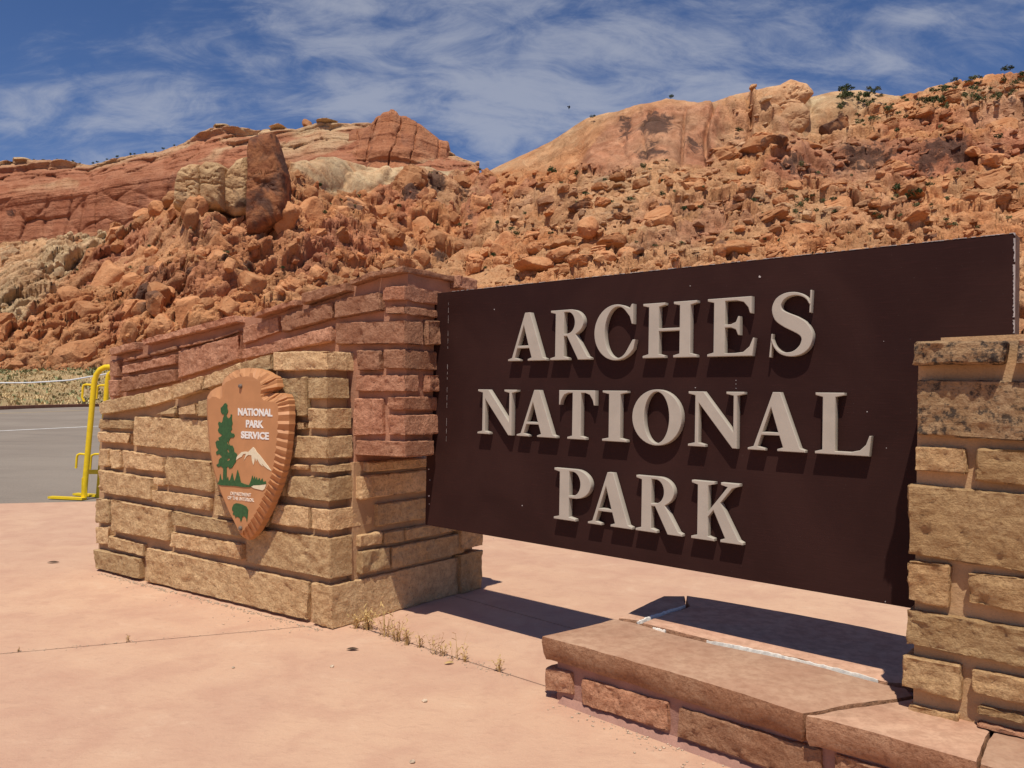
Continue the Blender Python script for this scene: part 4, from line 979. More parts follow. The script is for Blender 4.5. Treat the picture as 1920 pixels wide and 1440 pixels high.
# ------------------------------------------------------------------ stone walls
O = on_z(622, 1182)                                    # front corner of the tan wall
WL = on_z(175, 1069); eW = unit(WL - O)                # along the arrowhead face, to the left
nW = np.array([eW[1], -eW[0], 0.0]); nW = nW if nW[1] < 0 else -nW
RB = on_z(860, 1113); eR = unit(RB - O)                # along the right hand face, going back
nR = np.array([-eR[1], eR[0], 0.0]); nR = nR if nR[0] > 0 else -nR
def rough_hexa(name, Fq, Bq, mat, parent, seed, amp=0.013, cell=0.017, bev=0.005):
    """a quarry-faced stone between a front quad and a back quad (tl, tr, br, bl)"""
    Fq = np.array(Fq); Bq = np.array(Bq)
    Lu = (np.linalg.norm(Fq[1] - Fq[0]) + np.linalg.norm(Fq[2] - Fq[3])) / 2
    Lv = (np.linalg.norm(Fq[3] - Fq[0]) + np.linalg.norm(Fq[2] - Fq[1])) / 2
    Lw = (np.linalg.norm(Fq - Bq, axis=1)).mean()
    def par(Ln, cl):
        n = int(np.clip(round(Ln / cl), 2, 76)); e = min(0.008 / Ln, 0.25)
        return np.concatenate([[0, e], np.linspace(0, 1, n + 1)[1:-1], [1 - e, 1]])
    pu, pv = par(Lu, cell), par(Lv, cell); pw = par(Lw, cell * 1.3)[:-2]; pw = np.append(pw, 1.0)
    nu, nv, nw = len(pu), len(pv), len(pw)
    U, Vv, W = np.meshgrid(pu, pv, pw, indexing='ij')
    I, J, K = np.meshgrid(np.arange(nu), np.arange(nv), np.arange(nw), indexing='ij')
    keep = (I == 0) | (I == nu - 1) | (J == 0) | (J == nv - 1) | (K == 0)
    idx = -np.ones((nu, nv, nw), int); idx[keep] = np.arange(keep.sum())
    u, v, w = U[keep][:, None], Vv[keep][:, None], W[keep][:, None]
    fr = (Fq[0] * (1 - u) + Fq[1] * u) * (1 - v) + (Fq[3] * (1 - u) + Fq[2] * u) * v
    bk = (Bq[0] * (1 - u) + Bq[1] * u) * (1 - v) + (Bq[3] * (1 - u) + Bq[2] * u) * v
    P = fr * (1 - w) + bk * w
    ax = unit(Fq[1] - Fq[0]); ay = unit(Fq[0] - Fq[3]); az = unit((Fq - Bq).mean(0))
    fn = unit(np.cross(ax, ay)); fn = fn if np.dot(fn, az) > 0 else -fn
    sd = unit(np.cross(ay, az)); sd = sd if np.dot(sd, ax) > 0 else -sd
    Ni = np.zeros_like(P); cntb = np.zeros(len(P))
    for mask, d in ((I[keep] == 0, -sd), (I[keep] == nu - 1, sd), (J[keep] == 0, ay), (J[keep] == nv - 1, -ay), (K[keep] == 0, fn)):
        Ni[mask] += d; cntb[mask] += 1
    nrm = Ni / (np.linalg.norm(Ni, axis=1, keepdims=True) + 1e-9)
    so = seed * 5.17
    e1 = fbm(P * 9 + so, 3, seed); e2 = fbm(P * 30 + so, 2, seed + 3)
    ch = np.clip(fbm(P * 5 + so * 1.7, 2, seed + 9) - 0.25, 0, 1)
    P = P - np.where(cntb > 1, 1.0, 0.0)[:, None] * Ni * (bev * (0.55 + 0.8 * e1 + 0.5 * e2)[:, None] + 0.055 * ch[:, None])
    rid = 1 - np.abs(fbm(P * 7 + so, 3, seed + 21)) * 2
    fac = fbm(P * 13 + so, 2, seed + 51); fac = np.sign(fac) * np.abs(fac) ** 0.6
    r2 = 1 - 2.2 * np.abs(fbm(P * 19 + so, 2, seed + 61)); r3 = 1 - 2.2 * np.abs(fbm(P * np.array([30, 30, 44]) + so, 2, seed + 71))
    d = amp * (0.75 * fbm(P * 4.5 + so, 3, seed + 11) + 0.5 * rid - 0.35 + 0.45 * fac + 0.42 * r2 + 0.34 * r3 - 0.3 + 0.45 * fbm(P * 48 + so, 2, seed + 41))
    sidef = np.where((K[keep] == 0) & (cntb == 1), 1.0, 0.45)
    P = P + nrm * (d * sidef - np.where(sidef < 1, 0.003, 0.0))[:, None]
    quads = []
    def q(a, flip): quads.append(a[:, ::-1] if flip else a)
    def faceq(A):
        return np.stack([A[:-1, :-1], A[1:, :-1], A[1:, 1:], A[:-1, 1:]], -1).reshape(-1, 4)
    for A, want in ((idx[:, :, 0], fn), (idx[0, :, :], -sd), (idx[-1, :, :], sd), (idx[:, 0, :], ay), (idx[:, -1, :], -ay)):
        fq = faceq(A); mid = fq[len(fq) // 2]; nn = np.cross(P[mid[1]] - P[mid[0]], P[mid[3]] - P[mid[0]])
        q(fq, np.dot(nn, want) < 0)
    return mesh_obj(name, P, np.concatenate(quads), mat, parent, smooth=True, sharp=38)
SEED = [100]
def nseed(): SEED[0] += 1; return SEED[0]
PR = 0.046                                             # how far stones stand proud of the mortar
def shrink(q, l=0.8, r=0.8, t=0.4, b=1.9):
    (ax, ay), (bx, by), (cx, cy), (dx, dy) = q
    return [(ax + l, ay + t), (bx - r, by + t), (cx - r, cy - b), (dx + l, dy - b)]
def front_stone(parent, mat, q, P0, n, name='stone', prot=PR, depth=0.16, **kw):
    jit = random.uniform(-0.012, 0.014); Fp = [on_plane(x, y, P0 + n * (prot + jit) , n) for x, y in shrink(q)]
    Bp = [p - n * depth for p in Fp]
    return rough_hexa(name, Fp, Bp, mat, parent, nseed(), **kw)
def corner_stone(parent, mat, q, xend, P0, n, e, nside, name='stone', prot=PR, **kw):
    """front quad whose right edge is the wall corner; runs back along e until its end shows at pixel column xend"""
    Fp = [on_plane(x, y, P0 + n * (prot + random.uniform(-.008, .008)), n) for x, y in shrink(q, r=random.uniform(-0.6, 0.6))]
    p = (Fp[1] + Fp[2]) / 2; t = 0.05
    for _ in range(60):
        if proj(p + e * t)[0] >= xend: break
        t += 0.02
    Bp = [f + e * t for f in Fp]
    return rough_hexa(name, Fp, Bp, mat, parent, nseed(), **kw)
def side_stone(parent, mat, q, P0, nside, name='stone', prot=PR, depth=0.12, **kw):
    jit = random.uniform(-0.004, 0.006); Fp = [on_plane(x, y, P0 + nside * (prot + jit), nside) for x, y in q]
    Bp = [p - nside * depth for p in Fp]
    return rough_hexa(name, Fp, Bp, mat, parent, nseed(), **kw)
def mortar_prism(name, q, P0, n, back, mat, parent, setback=0.0, ground_z=None):
    L = [on_plane(x, y, P0 - n * setback, n) for x, y in q]
    if ground_z is not None:
        for p in L:
            if p[2] < 0.06: p[2] = ground_z
    return prism(name, [L], n, back, mat, parent)

tan = empty('tan_stone_wall', (O[0], O[1], 0)); tag(tan, 'low tan sandstone wall with the arrowhead plaque on its front face', 'stone wall')
P0W = O - nW * PR; P0R = O - nR * PR
T = M['tan']
# mortar cores: stepped front wing, and the deeper base under the red wall
core = [(184, 1075), (188, 800), (196, 770), (270, 752), (380, 720), (452, 695), (514, 676), (514, 664), (611, 662), (620, 1190)]
mortar_prism('mortar', core, P0W, nW, 0.20, M['mortar_tan'], tan, 0.0, 0.0)
A0 = P0W + 0; c0 = O - nW * (PR + 0.203) - nR * PR
def block(name, corner, e1, l1, e2, l2, z0, z1, mat, parent):
    p = [corner, corner + e1 * l1, corner + e1 * l1 + e2 * l2, corner + e2 * l2]
    L = [np.array([a[0], a[1], z1]) for a in p]; return prism(name, [L], (0, 0, 1), z1 - z0, mat, parent)
block('mortar', O - nR * PR + eR * 0.20, eW, 2.4, eR, 1.00, 0.0, 1.045, M['mortar_tan'], tan)
for q in ([(174, 1029), (261, 1047), (261, 1088), (176, 1068)], [(274, 1026), (579, 1091), (575, 1165), (271, 1092)], [(178, 987), (206, 987), (204, 1024), (177, 1021)],
          [(203, 1004), (268, 1021), (268, 1046), (202, 1029)], [(206, 936), (316, 957), (314, 1017), (206, 998)], [(318, 997), (452, 1020), (452, 1053), (317, 1028)],
          [(320, 958), (455, 981), (455, 1011), (320, 987)], [(177, 934), (203, 936), (203, 984), (178, 983)], [(184, 880), (282, 896), (282, 940), (185, 926)], [(286, 894), (306, 897), (306, 914), (286, 912)],
          [(282, 917), (395, 933), (393, 961), (282, 944)], [(399, 928), (470, 938), (470, 978), (399, 969)], [(309, 855), (396, 865), (397, 926), (309, 911)], [(227, 843), (306, 857), (305, 888), (228, 879)],
          [(184, 841), (202, 841), (203, 877), (182, 876)], [(204, 842), (226, 843), (225, 881), (206, 881)], [(182, 809), (245, 812), (243, 834), (182, 831)], [(185, 784), (249, 788), (248, 807), (185, 806)],
          [(250, 780), (400, 787), (400, 852), (248, 838)], [(292, 777), (328, 765), (328, 780), (292, 779)], [(331, 764), (367, 754), (369, 781), (332, 780)], [(371, 752), (398, 745), (398, 784), (372, 783)],
          [(402, 865), (470, 872), (470, 932), (402, 924)], [(404, 790), (470, 793), (470, 866), (404, 858)], [(404, 745), (516, 716), (516, 780), (404, 784)],
          [(473, 795), (542, 800), (540, 862), (473, 862)], [(473, 872), (540, 874), (532, 934), (473, 930)], [(473, 938), (510, 944), (500, 992), (473, 985)],
          [(520, 708), (574, 706), (575, 783), (520, 783)], [(554, 790), (573, 791), (573, 808), (554, 809)], [(544, 870), (576, 871), (576, 884), (543, 883)], [(514, 944), (578, 951), (578, 994), (505, 984)]):
    front_stone(tan, T, q, P0W, nW)
for q in ([(181, 754), (265, 736), (271, 766), (186, 780)], [(267, 736), (318, 722), (321, 752), (272, 765)], [(320, 721), (377, 704), (379, 733), (323, 751)], [(380, 704), (451, 679), (452, 712), (381, 732)], [(453, 678), (509, 662), (509, 695), (453, 711)]):
    front_stone(tan, T, q, P0W, nW, name='cap_stone', prot=PR + 0.012, depth=0.25)
corner_stone(tan, T, [(511, 659), (613, 657), (613, 696), (513, 698)], 661, P0W, nW, eR, nR, name='cap_stone')
for q, xe in (([(576, 706), (613, 706), (613, 750), (576, 750)], 652), ([(576, 765), (613, 765), (613, 807), (576, 806)], 656), ([(548, 816), (614, 818), (614, 863), (545, 861)], 659),
              ([(580, 870), (616, 871), (616, 890), (580, 887)], 677), ([(544, 892), (616, 895), (616, 944), (536, 934)], 662), ([(581, 951), (617, 955), (617, 999), (582, 994)], 697),
              ([(460, 988), (618, 1009), (618, 1089), (458, 1056)], 657), ([(583, 1092), (621, 1099), (623, 1184), (584, 1171)], 857)):
    corner_stone(tan, T, q, xe, P0W, nW, eR, nR)
# right-hand face of the base
def base_side(x0, y0t, y0b, x1, sl_t=None):
    """a stone of the right face; its far edge follows from level courses"""
    a = on_plane(x0, y0t, P0R, nR); b = on_plane(x0, y0b, P0R, nR); t = 0.03
    while proj(a + eR * t)[0] < x1 and t < 3: t += 0.01
    Fp = [a, a + eR * t, b + eR * t, b]; Fp = [p + nR * (PR + random.uniform(-0.004, 0.006)) for p in Fp]
    return rough_hexa('stone', Fp, [p - nR * 0.12 for p in Fp], T, tan, nseed())
for x0, yt, yb, x1 in ((681, 866, 885, 850), (667, 892, 936, 800), (803, 880, 926, 862), (700, 944, 986, 862), (667, 1002, 1026, 708), (712, 996, 1020, 748), (751, 990, 1013, 862), (668, 1033, 1076, 722), (726, 1024, 1066, 862)):
    base_side(x0, yt, yb, x1)
# tall stone and course end behind the right face
bk0 = O + eR * 1.22
for (x0, x1, z0, z1) in ((866, 902, 0.0, 0.30), (862, 898, 0.33, 0.50), (864, 899, 0.53, 0.80)):
    p = [bk0 - nR * 0.16, bk0 + nR * 0.05, bk0 + nR * 0.05, bk0 - nR * 0.16]
    Fp = [bk0 + nR * 0.03, bk0 + nR * 0.03 + eR * 0.26, bk0 + nR * 0.03 + eR * 0.26, bk0 + nR * 0.03]
    Fp = [np.array([f[0], f[1], zz]) for f, zz in zip(Fp, (z1, z1, z0, z0))]
    rough_hexa('stone', Fp, [f - nR * 0.5 for f in Fp], T, tan, nseed())
block('mortar', O - nR * (PR + 0.02) + eR * 1.203, eW, 2.0, eR, 0.26, 0.0, 0.82, M['mortar_tan'], tan)

red = empty('red_stone_wall', tuple((O + eR * 0.5 + eW * 0.5) * np.array([1, 1, 0]))); tag(red, 'taller red sandstone wall with a ramped cap rising behind the tan wall', 'stone wall')
S0 = on_plane(663, 1169.5, O, nR)                      # where its front meets the tan right face
P0D = np.array([S0[0], S0[1], 0])                      # front plane of the red wall
P0Dm = P0D - nW * PR
def red_pt(x, y): return on_plane(x, y, P0D, nW)
Rc = red_pt(760, 860)                                  # overhanging lower corner
P0E = np.array([Rc[0], Rc[1], 0]); P0Em = P0E - nR * PR
RD = M['red']
# mortar core of the red wall
ramp_core = [(207, 900), (207, 668), (253, 648), (266, 650), (446, 606), (474, 592), (560, 566), (650, 540), (702, 515), (752, 505)]
L = [on_plane(x, y, P0Dm, nW) for x, y in ramp_core]
zt = L[-1][2]; cor = P0E - nR * PR; cor = cor + nW * (np.dot(P0Dm - cor, nW))
L += [np.array([cor[0], cor[1], zt]), np.array([cor[0], cor[1], 1.10]), np.array([S0[0], S0[1], 1.10]) + eW * 0.06 - nW * PR]
L += [np.array([S0[0], S0[1], 0.9]) + eW * 0.06 - nW * PR]
prism('mortar', [L], nW, 0.62, M['mortar_red'], red)
for q in ([(204, 674), (222, 674), (222, 708), (204, 708)], [(204, 712), (222, 712), (222, 745), (204, 747)], [(228, 685), (329, 663), (329, 684), (227, 704)], [(229, 672), (277, 662), (277, 671), (229, 681)],
          [(281, 661), (330, 647), (330, 658), (281, 669)], [(227, 707), (329, 691), (329, 717), (227, 738)], [(333, 658), (450, 626), (450, 676), (332, 712)], [(453, 613), (521, 592), (523, 624), (454, 648)],
          [(400, 634), (447, 617), (447, 625), (400, 640)], [(335, 648), (396, 633), (396, 641), (335, 655)], [(453, 655), (621, 611), (622, 642), (453, 676)], [(524, 590), (622, 566), (623, 599), (526, 626)], [(626, 561), (710, 546), (713, 584), (626, 599)],
          [(666, 656), (711, 656), (710, 696), (668, 697)], [(662, 745), (716, 747), (718, 817), (661, 820)]):
    front_stone(red, RD, q, P0Dm, nW)
for q in ([(203, 652), (253, 640), (253, 658), (207, 669)], [(262, 636), (440, 590), (446, 606), (267, 649)], [(474, 585), (553, 560), (553, 574), (474, 598)], [(564, 549), (648, 527), (650, 547), (565, 573)],
          [(653, 524), (700, 507), (702, 521), (653, 537)]):
    front_stone(red, RD, q, P0Dm, nW, name='cap_stone', prot=PR + 0.03, depth=0.55)
corner_stone(red, RD, [(702, 507), (755, 497), (755, 512), (702, 521)], 862, P0Dm, nW, eR, nR, name='cap_stone', prot=PR + 0.02)
for q, xe in (([(715, 537), (758, 534), (758, 565), (716, 566)], 838), ([(722, 574), (758, 572), (758, 591), (722, 591)], 838), ([(627, 605), (758, 599), (758, 647), (628, 648)], 790),
              ([(717, 655), (758, 654), (758, 694), (718, 693)], 838), ([(665, 702), (758, 701), (758, 737), (665, 736)], 783), ([(724, 744), (758, 743), (758, 772), (725, 771)], 838),
              ([(724, 777), (759, 777), (759, 819), (726, 818)], 838), ([(665, 825), (760, 827), (760, 860), (665, 856)], 812)):
    corner_stone(red, RD, q, xe, P0Dm, nW, eR, nR)
for q in ([(804, 600), (834, 601), (834, 647), (804, 647)], [(804, 703), (835, 703), (835, 735), (804, 735)]):
    side_stone(red, RD, q, P0Em, nR)
# cap end behind the board
cb = Rc + eR * 0.44
for t0, t1 in ((0.47, 0.66),):
    z1 = red_pt(755, 498)[2]; a = P0E + eR * t0; b_ = P0E + eR * t1
    Fp = [np.array([a[0], a[1], z1]), np.array([b_[0], b_[1], z1 - 0.01]), np.array([b_[0], b_[1], z1 - 0.10]), np.array([a[0], a[1], z1 - 0.09])]
    rough_hexa('cap_stone', [f + nR * 0.02 for f in Fp], [f - nR * 0.4 for f in Fp], RD, red, nseed())

# ------------------------------------------------------------------ the big sign
K_ = 0.915
SL = at_depth(797, 985, 5.80 * K_); SL0 = np.array([SL[0], SL[1], 0])
eS = unit(at_depth(1903, 438, 3.41 * K_) * np.array([1, 1, 0]) - SL0)       # along the board, towards the right
nS = np.array([eS[1], -eS[0], 0]); nS = nS if nS[1] < 0 else -nS
def on_sign(x, y, off=0.0): return on_plane(x, y, SL0 + nS * off, nS)
TL = on_sign(835, 547); TR = on_sign(1903, 438); BR = on_sign(1697, 1137); BLp = on_sign(797, 985)
zt = (TL[2] + TR[2]) / 2; zb = (BLp[2] + BR[2]) / 2
s1 = np.dot(TR - SL0, eS)
THK = 0.11
def bp(s, z, off=0.0): return SL0 + eS * s + nS * off + np.array([0, 0, z])
sign = empty('park_sign', tuple(bp(s1 / 2, 0))); tag(sign, 'big dark brown board with raised park name letters between the stone piers', 'park sign')
NS = 90
ss = np.linspace(0.0, s1, NS)
# board as a solid with slightly worn edges
mb = MB(); mb.box8([bp(0, zb, -THK), bp(s1, zb, -THK), bp(s1, zb, 0), bp(0, zb, 0), bp(0, zt, -THK), bp(s1, zt, -THK), bp(s1, zt, 0), bp(0, zt, 0)])
bo = mb.obj('board', M['board'], sign); bo.data.materials.append(M['board_edge'])
bm = bmesh.new(); bm.from_mesh(bo.data); bmesh.ops.recalc_face_normals(bm, faces=bm.faces)
for f in bm.faces:
    n = np.array(f.normal[:])
    if np.dot(n, nS) < 0.9: f.material_index = 1
bmesh.ops.bevel(bm, geom=list(bm.edges), offset=0.003, segments=2, affect='EDGES', profile=0.5)
bm.to_mesh(bo.data); bm.free()
S838 = np.dot(on_sign(839, 700) - SL0, eS)
# worn pale edge where the paint has chipped
def chip_strip(pts_fn, n, wmin, wmax, seed, skip=0.2):
    g = random.Random(seed); V = []; Fc = []
    for k in range(n):
        if g.random() < skip: continue
        a, b = k / n, (k + 1) / n; w0 = g.uniform(wmin, wmax); w1 = g.uniform(wmin, wmax)
        o = len(V); V += [pts_fn(a, 0, .002), pts_fn(b, 0, .002), pts_fn(b, w1, .002), pts_fn(a, w0, .002)]
        V += [pts_fn(a, 0, -.004), pts_fn(b, 0, -.004)]
        Fc += [(o, o + 1, o + 2, o + 3), (o, o + 4, o + 5, o + 1)]
    return V, Fc
for fn, n, w0, w1, sd, sk in ((lambda t, w, o: bp(0.2 + (s1 - 0.202) * t, zt + 0.0015 - w, o), 190, 0.0008, 0.0040, 1, 0.3),
                              (lambda t, w, o: bp(s1 + 0.0015 - w, zt - 0.62 * t, o), 60, 0.002, 0.008, 2, 0.15),
                              (lambda t, w, o: bp(S838 + w * 1.3, zt - 0.02 - 1.0 * t, o), 60, 0.0006, 0.002, 3, 0.6)):
    V, Fc = chip_strip(fn, n, w0, w1, sd, sk); mesh_obj('worn_edge', V, Fc, M['chip'], sign)['kind'] = 'stuff'
# paint nicks
V = []; Fc = []
for x, y, r in ((1424, 519, 4), (1294, 536, 2), (927, 580, 2), (1304, 727, 2), (1380, 713, 1.5), (1380, 720, 1.5), (1380, 728, 1.5), (1626, 772, 2), (979, 948, 2), (1657, 640, 1.5), (804, 880, 2), (806, 900, 2), (804, 930, 3), (805, 945, 2), (1662, 840, 1.5), (1660, 1128, 2), (925, 1010, 1.5), (1560, 455, 1.5)):
    o = len(V); k = 7; r *= 0.62; V += [on_sign(x + r * math.cos(6.28 * j / k) * random.uniform(.6, 1.2), y + r * math.sin(6.28 * j / k) * random.uniform(.6, 1.2), 0.0015) for j in range(k)]; Fc.append(tuple(range(o, o + k))[::-1])
mesh_obj('paint_nick', V, Fc, M['chip'], sign)['kind'] = 'stuff'

# ---- letters
def arc(cx, cy, rx, ry, a0, a1, n=20):
    return [(cx + rx * math.cos(math.radians(a0 + (a1 - a0) * k / n)), cy + ry * math.sin(math.radians(a0 + (a1 - a0) * k / n))) for k in range(n + 1)]
def s_outline():
    c = [(.80, .80), (.735, .90), (.62, .965), (.48, .985), (.33, .955), (.225, .875), (.19, .765), (.235, .655), (.36, .575), (.52, .505), (.67, .42), (.75, .305), (.73, .18), (.645, .085), (.51, .025), (.37, .02), (.25, .06), (.155, .15), (.10, .27)]
    w = [.018, .022, .028, .034, .05, .075, .095, .112, .122, .128, .122, .112, .098, .075, .048, .034, .028, .022, .018]
    P = np.array(c); t = np.gradient(P, axis=0); t /= np.linalg.norm(t, axis=1, keepdims=True); n = np.stack([-t[:, 1], t[:, 0]], -1); W = np.array(w)[:, None]
    def fine(A):
        q = np.linspace(0, len(A) - 1, 60); i = np.clip(q.astype(int), 0, len(A) - 2); f = (q - i)[:, None]
        a = A[np.clip(i - 1, 0, len(A) - 1)]; b = A[i]; cc = A[i + 1]; d = A[np.clip(i + 2, 0, len(A) - 1)]
        return 0.5 * (2 * b + (cc - a) * f + (2 * a - 5 * b + 4 * cc - d) * f ** 2 + (3 * b - a - 3 * cc + d) * f ** 3)
    return [tuple(p) for p in fine(P + n * W)] + [tuple(p) for p in fine(P - n * W)[::-1]]
stemL = [(.34, .92), (.46, .95), (.46, 1), (0, 1), (0, .95), (.12, .92), (.12, .08), (0, .05)]
GL = {
 'I': (0.46, [[(0, 0), (.46, 0), (.46, .05), (.34, .08), (.34, .92), (.46, .95), (.46, 1), (0, 1), (0, .95), (.12, .92), (.12, .08), (0, .05)]]),
 'H': (1.08, [[(0, 0), (.46, 0), (.46, .05), (.34, .08), (.34, .475), (.74, .475), (.74, .08), (.62, .05), (.62, 0), (1.08, 0), (1.08, .05), (.96, .08), (.96, .92), (1.08, .95), (1.08, 1), (.62, 1), (.62, .95), (.74, .92), (.74, .54), (.34, .54), (.34, .92), (.46, .95), (.46, 1), (0, 1), (0, .95), (.12, .92), (.12, .08), (0, .05)]]),
 'T': (0.90, [[(.22, 0), (.68, 0), (.68, .05), (.56, .08), (.56, .935), (.66, .935), (.76, .90), (.83, .80), (.86, .69), (.9, .69), (.9, 1), (0, 1), (0, .69), (.04, .69), (.07, .80), (.14, .90), (.24, .935), (.34, .935), (.34, .08), (.22, .05)]]),
 'L': (0.90, [[(0, 0), (.87, 0), (.9, .33), (.86, .33), (.81, .19), (.72, .10), (.58, .065), (.34, .065)] + stemL[:1] + [(.48, .95), (.48, 1)] + stemL[3:]]),
 'E': (0.88, [[(0, 0), (.84, 0), (.88, .31), (.84, .31), (.78, .17), (.67, .08), (.52, .065), (.34, .065), (.34, .485), (.44, .485), (.53, .45), (.57, .355), (.61, .355), (.61, .68), (.57, .68), (.53, .585), (.44, .55), (.34, .55), (.34, .935), (.54, .935), (.67, .90), (.75, .81), (.78, .71), (.82, .71), (.82, 1), (0, 1), (0, .95), (.12, .92), (.12, .08), (0, .05)]]),
 'N': (1.0, [[(0, 0), (.32, 0), (.32, .05), (.20, .08), (.20, .775), (.795, 0), (.88, 0), (.88, .92), (1, .95), (1, 1), (.68, 1), (.68, .95), (.805, .92), (.805, .315), (.285, 1), (0, 1), (0, .95), (.125, .92), (.125, .08), (0, .05)]]),
 'A': (1.0, [[(0, 0), (.32, 0), (.32, .045), (.195, .075), (.255, .26), (.555, .26), (.615, .075), (.52, .045), (.52, 0), (1, 0), (1, .045), (.915, .075), (.575, 1), (.435, 1), (.105, .075), (0, .045)], [(.275, .325), (.533, .325), (.41, .72)]]),
 'P': (0.80, [[(0, 0), (.48, 0), (.48, .05), (.34, .08), (.34, .43), (.46, .43)] + arc(.46, .715, .34, .285, -82, 90, 18) + [(0, 1), (0, .95), (.12, .92), (.12, .08), (0, .05)], [(.34, .49), (.40, .49)] + arc(.40, .715, .17, .225, -80, 80, 14) + [(.40, .94), (.34, .94)]]),
 'R': (0.98, [[(0, 0), (.46, 0), (.46, .05), (.34, .08), (.34, .465), (.41, .465), (.68, 0), (.98, 0), (.98, .045), (.905, .075), (.625, .50)] + arc(.48, .74, .33, .26, -55, 90, 16) + [(0, 1), (0, .95), (.12, .92), (.12, .08), (0, .05)], [(.34, .525), (.41, .525)] + arc(.42, .735, .17, .205, -80, 80, 14) + [(.41, .94), (.34, .94)]]),
 'K': (1.0, [[(0, 0), (.46, 0), (.46, .05), (.34, .08), (.34, .40), (.435, .51), (.655, .08), (.57, .05), (.57, 0), (1, 0), (1, .045), (.925, .075), (.575, .655), (.79, .90), (.93, .95), (.93, 1), (.57, 1), (.57, .95), (.69, .92), (.34, .505), (.34, .92), (.46, .95), (.46, 1), (0, 1), (0, .95), (.12, .92), (.12, .08), (0, .05)]]),
 'O': (1.0, [arc(.5, .5, .5, .53, 0, 360, 44)[:-1], arc(.5, .5, .245, .475, 0, 360, 40)[:-1]]),
 'C': (0.94, [[(.885, 1.02), (.885, .64), (.845, .64), (.80, .78)] + arc(.54, .5, .29, .475, 52, 318, 34) + [(.87, .36), (.94, .36), (.90, .18)] + arc(.5, .5, .5, .53, 318, 62, 40)[1:] + [(.80, .945), (.845, 1.02)]]),
 'S': (0.86, [s_outline()]),
}
EXTRA = {'S': [[(.775, .665), (.815, .665), (.835, 1.03), (.79, 1.03)], [(.045, -.03), (.09, -.03), (.125, .36), (.085, .36)]]}
LD = 0.036                                             # letter depth
def letter_curve(loops, depth):
    cu = bpy.data.curves.new('letter', 'CURVE'); cu.dimensions = '2D'; cu.fill_mode = 'BOTH'; cu.extrude = depth / 2 - 0.003; cu.bevel_depth = 0.003; cu.bevel_resolution = 1; cu.offset = -0.0045
    for l in loops:
        sp = cu.splines.new('POLY'); sp.points.add(len(l) - 1)
        for p, (x, y) in zip(sp.points, l): p.co = (x, y, 0, 1)
        sp.use_cyclic_u = True
    ob = bpy.data.objects.new('tmp', cu); COL.objects.link(ob); dg = bpy.context.evaluated_depsgraph_get(); dg.update()
    me = bpy.data.meshes.new_from_object(ob.evaluated_get(dg)); V = np.array([v.co[:] for v in me.vertices]); Fc = [tuple(p.vertices) for p in me.polygons]
    bpy.data.objects.remove(ob); bpy.data.meshes.remove(me); return V, Fc
def put_letter(ch, x0, x1, yb, yt):
    off = LD + 0.003
    a = on_sign(x0, yb, off); b = on_sign(x1, yb, off); t = on_sign(x0, yt, off)
    sa = np.dot(a - SL0, eS); sb = np.dot(b - SL0, eS); hgt = t[2] - a[2]; z0 = a[2]; gw = GL[ch][0]; sx = (sb - sa) / gw
    mb = MB()
    for k, loops in enumerate([GL[ch][1]] + [[e] for e in EXTRA.get(ch, [])]):
        dep = LD - (0.004 if k else 0); V, Fc = letter_curve([[(x * sx, y * hgt) for x, y in l] for l in loops], dep)
        W = [bp(sa + v[0], z0 + v[1], 0.003 + LD / 2 - (0.002 if k else 0) + v[2]) for v in V]; mb.add(W, Fc)
    o = mb.obj('letter', M['letter'], sign, smooth=True, sharp=28)
    return o
for row in ((('A', 952, 1024), ('R', 1031, 1107), ('C', 1113, 1191), ('H', 1204, 1306), ('E', 1325, 1415), ('S', 1436, 1524)),
            (('N', 894.5, 968), ('A', 968, 1043), ('T', 1046.5, 1115), ('I', 1128, 1175), ('O', 1184, 1278), ('N', 1289, 1395), ('A', 1401, 1510), ('L', 1527, 1634)),
            (('P', 1037.5, 1107), ('A', 1101.5, 1185), ('R', 1191, 1279), ('K', 1295, 1393))):
    i = 0 if row[0][0] == 'A' else (1 if row[0][0] == 'N' else 2)
    # common baseline and cap line of the row, level on the board
    yb, yt, xr = ((676, 585, 960), (812.5, 729, 905), (975, 880, 1050))[i]
    yb2, yt2, xr2 = ((668.5, 553, 1480), (857, 737, 1600), (1020.5, 903, 1380))[i]
    zb_ = (on_sign(xr, yb, LD)[2] + on_sign(xr2, yb2, LD)[2]) / 2; zt_ = (on_sign(xr, yt, LD)[2] + on_sign(xr2, yt2, LD)[2]) / 2
    for ch, x0, x1 in row:
        def ypix(x, z):
            lo, hi = 0, 1440
            for _ in range(40):
                m = (lo + hi) / 2
                if on_sign(x, m, LD + 0.003)[2] > z: lo = m
                else: hi = m
            return lo
        put_letter(ch, x0, x1, ypix(x0, zb_), ypix(x0, zt_))

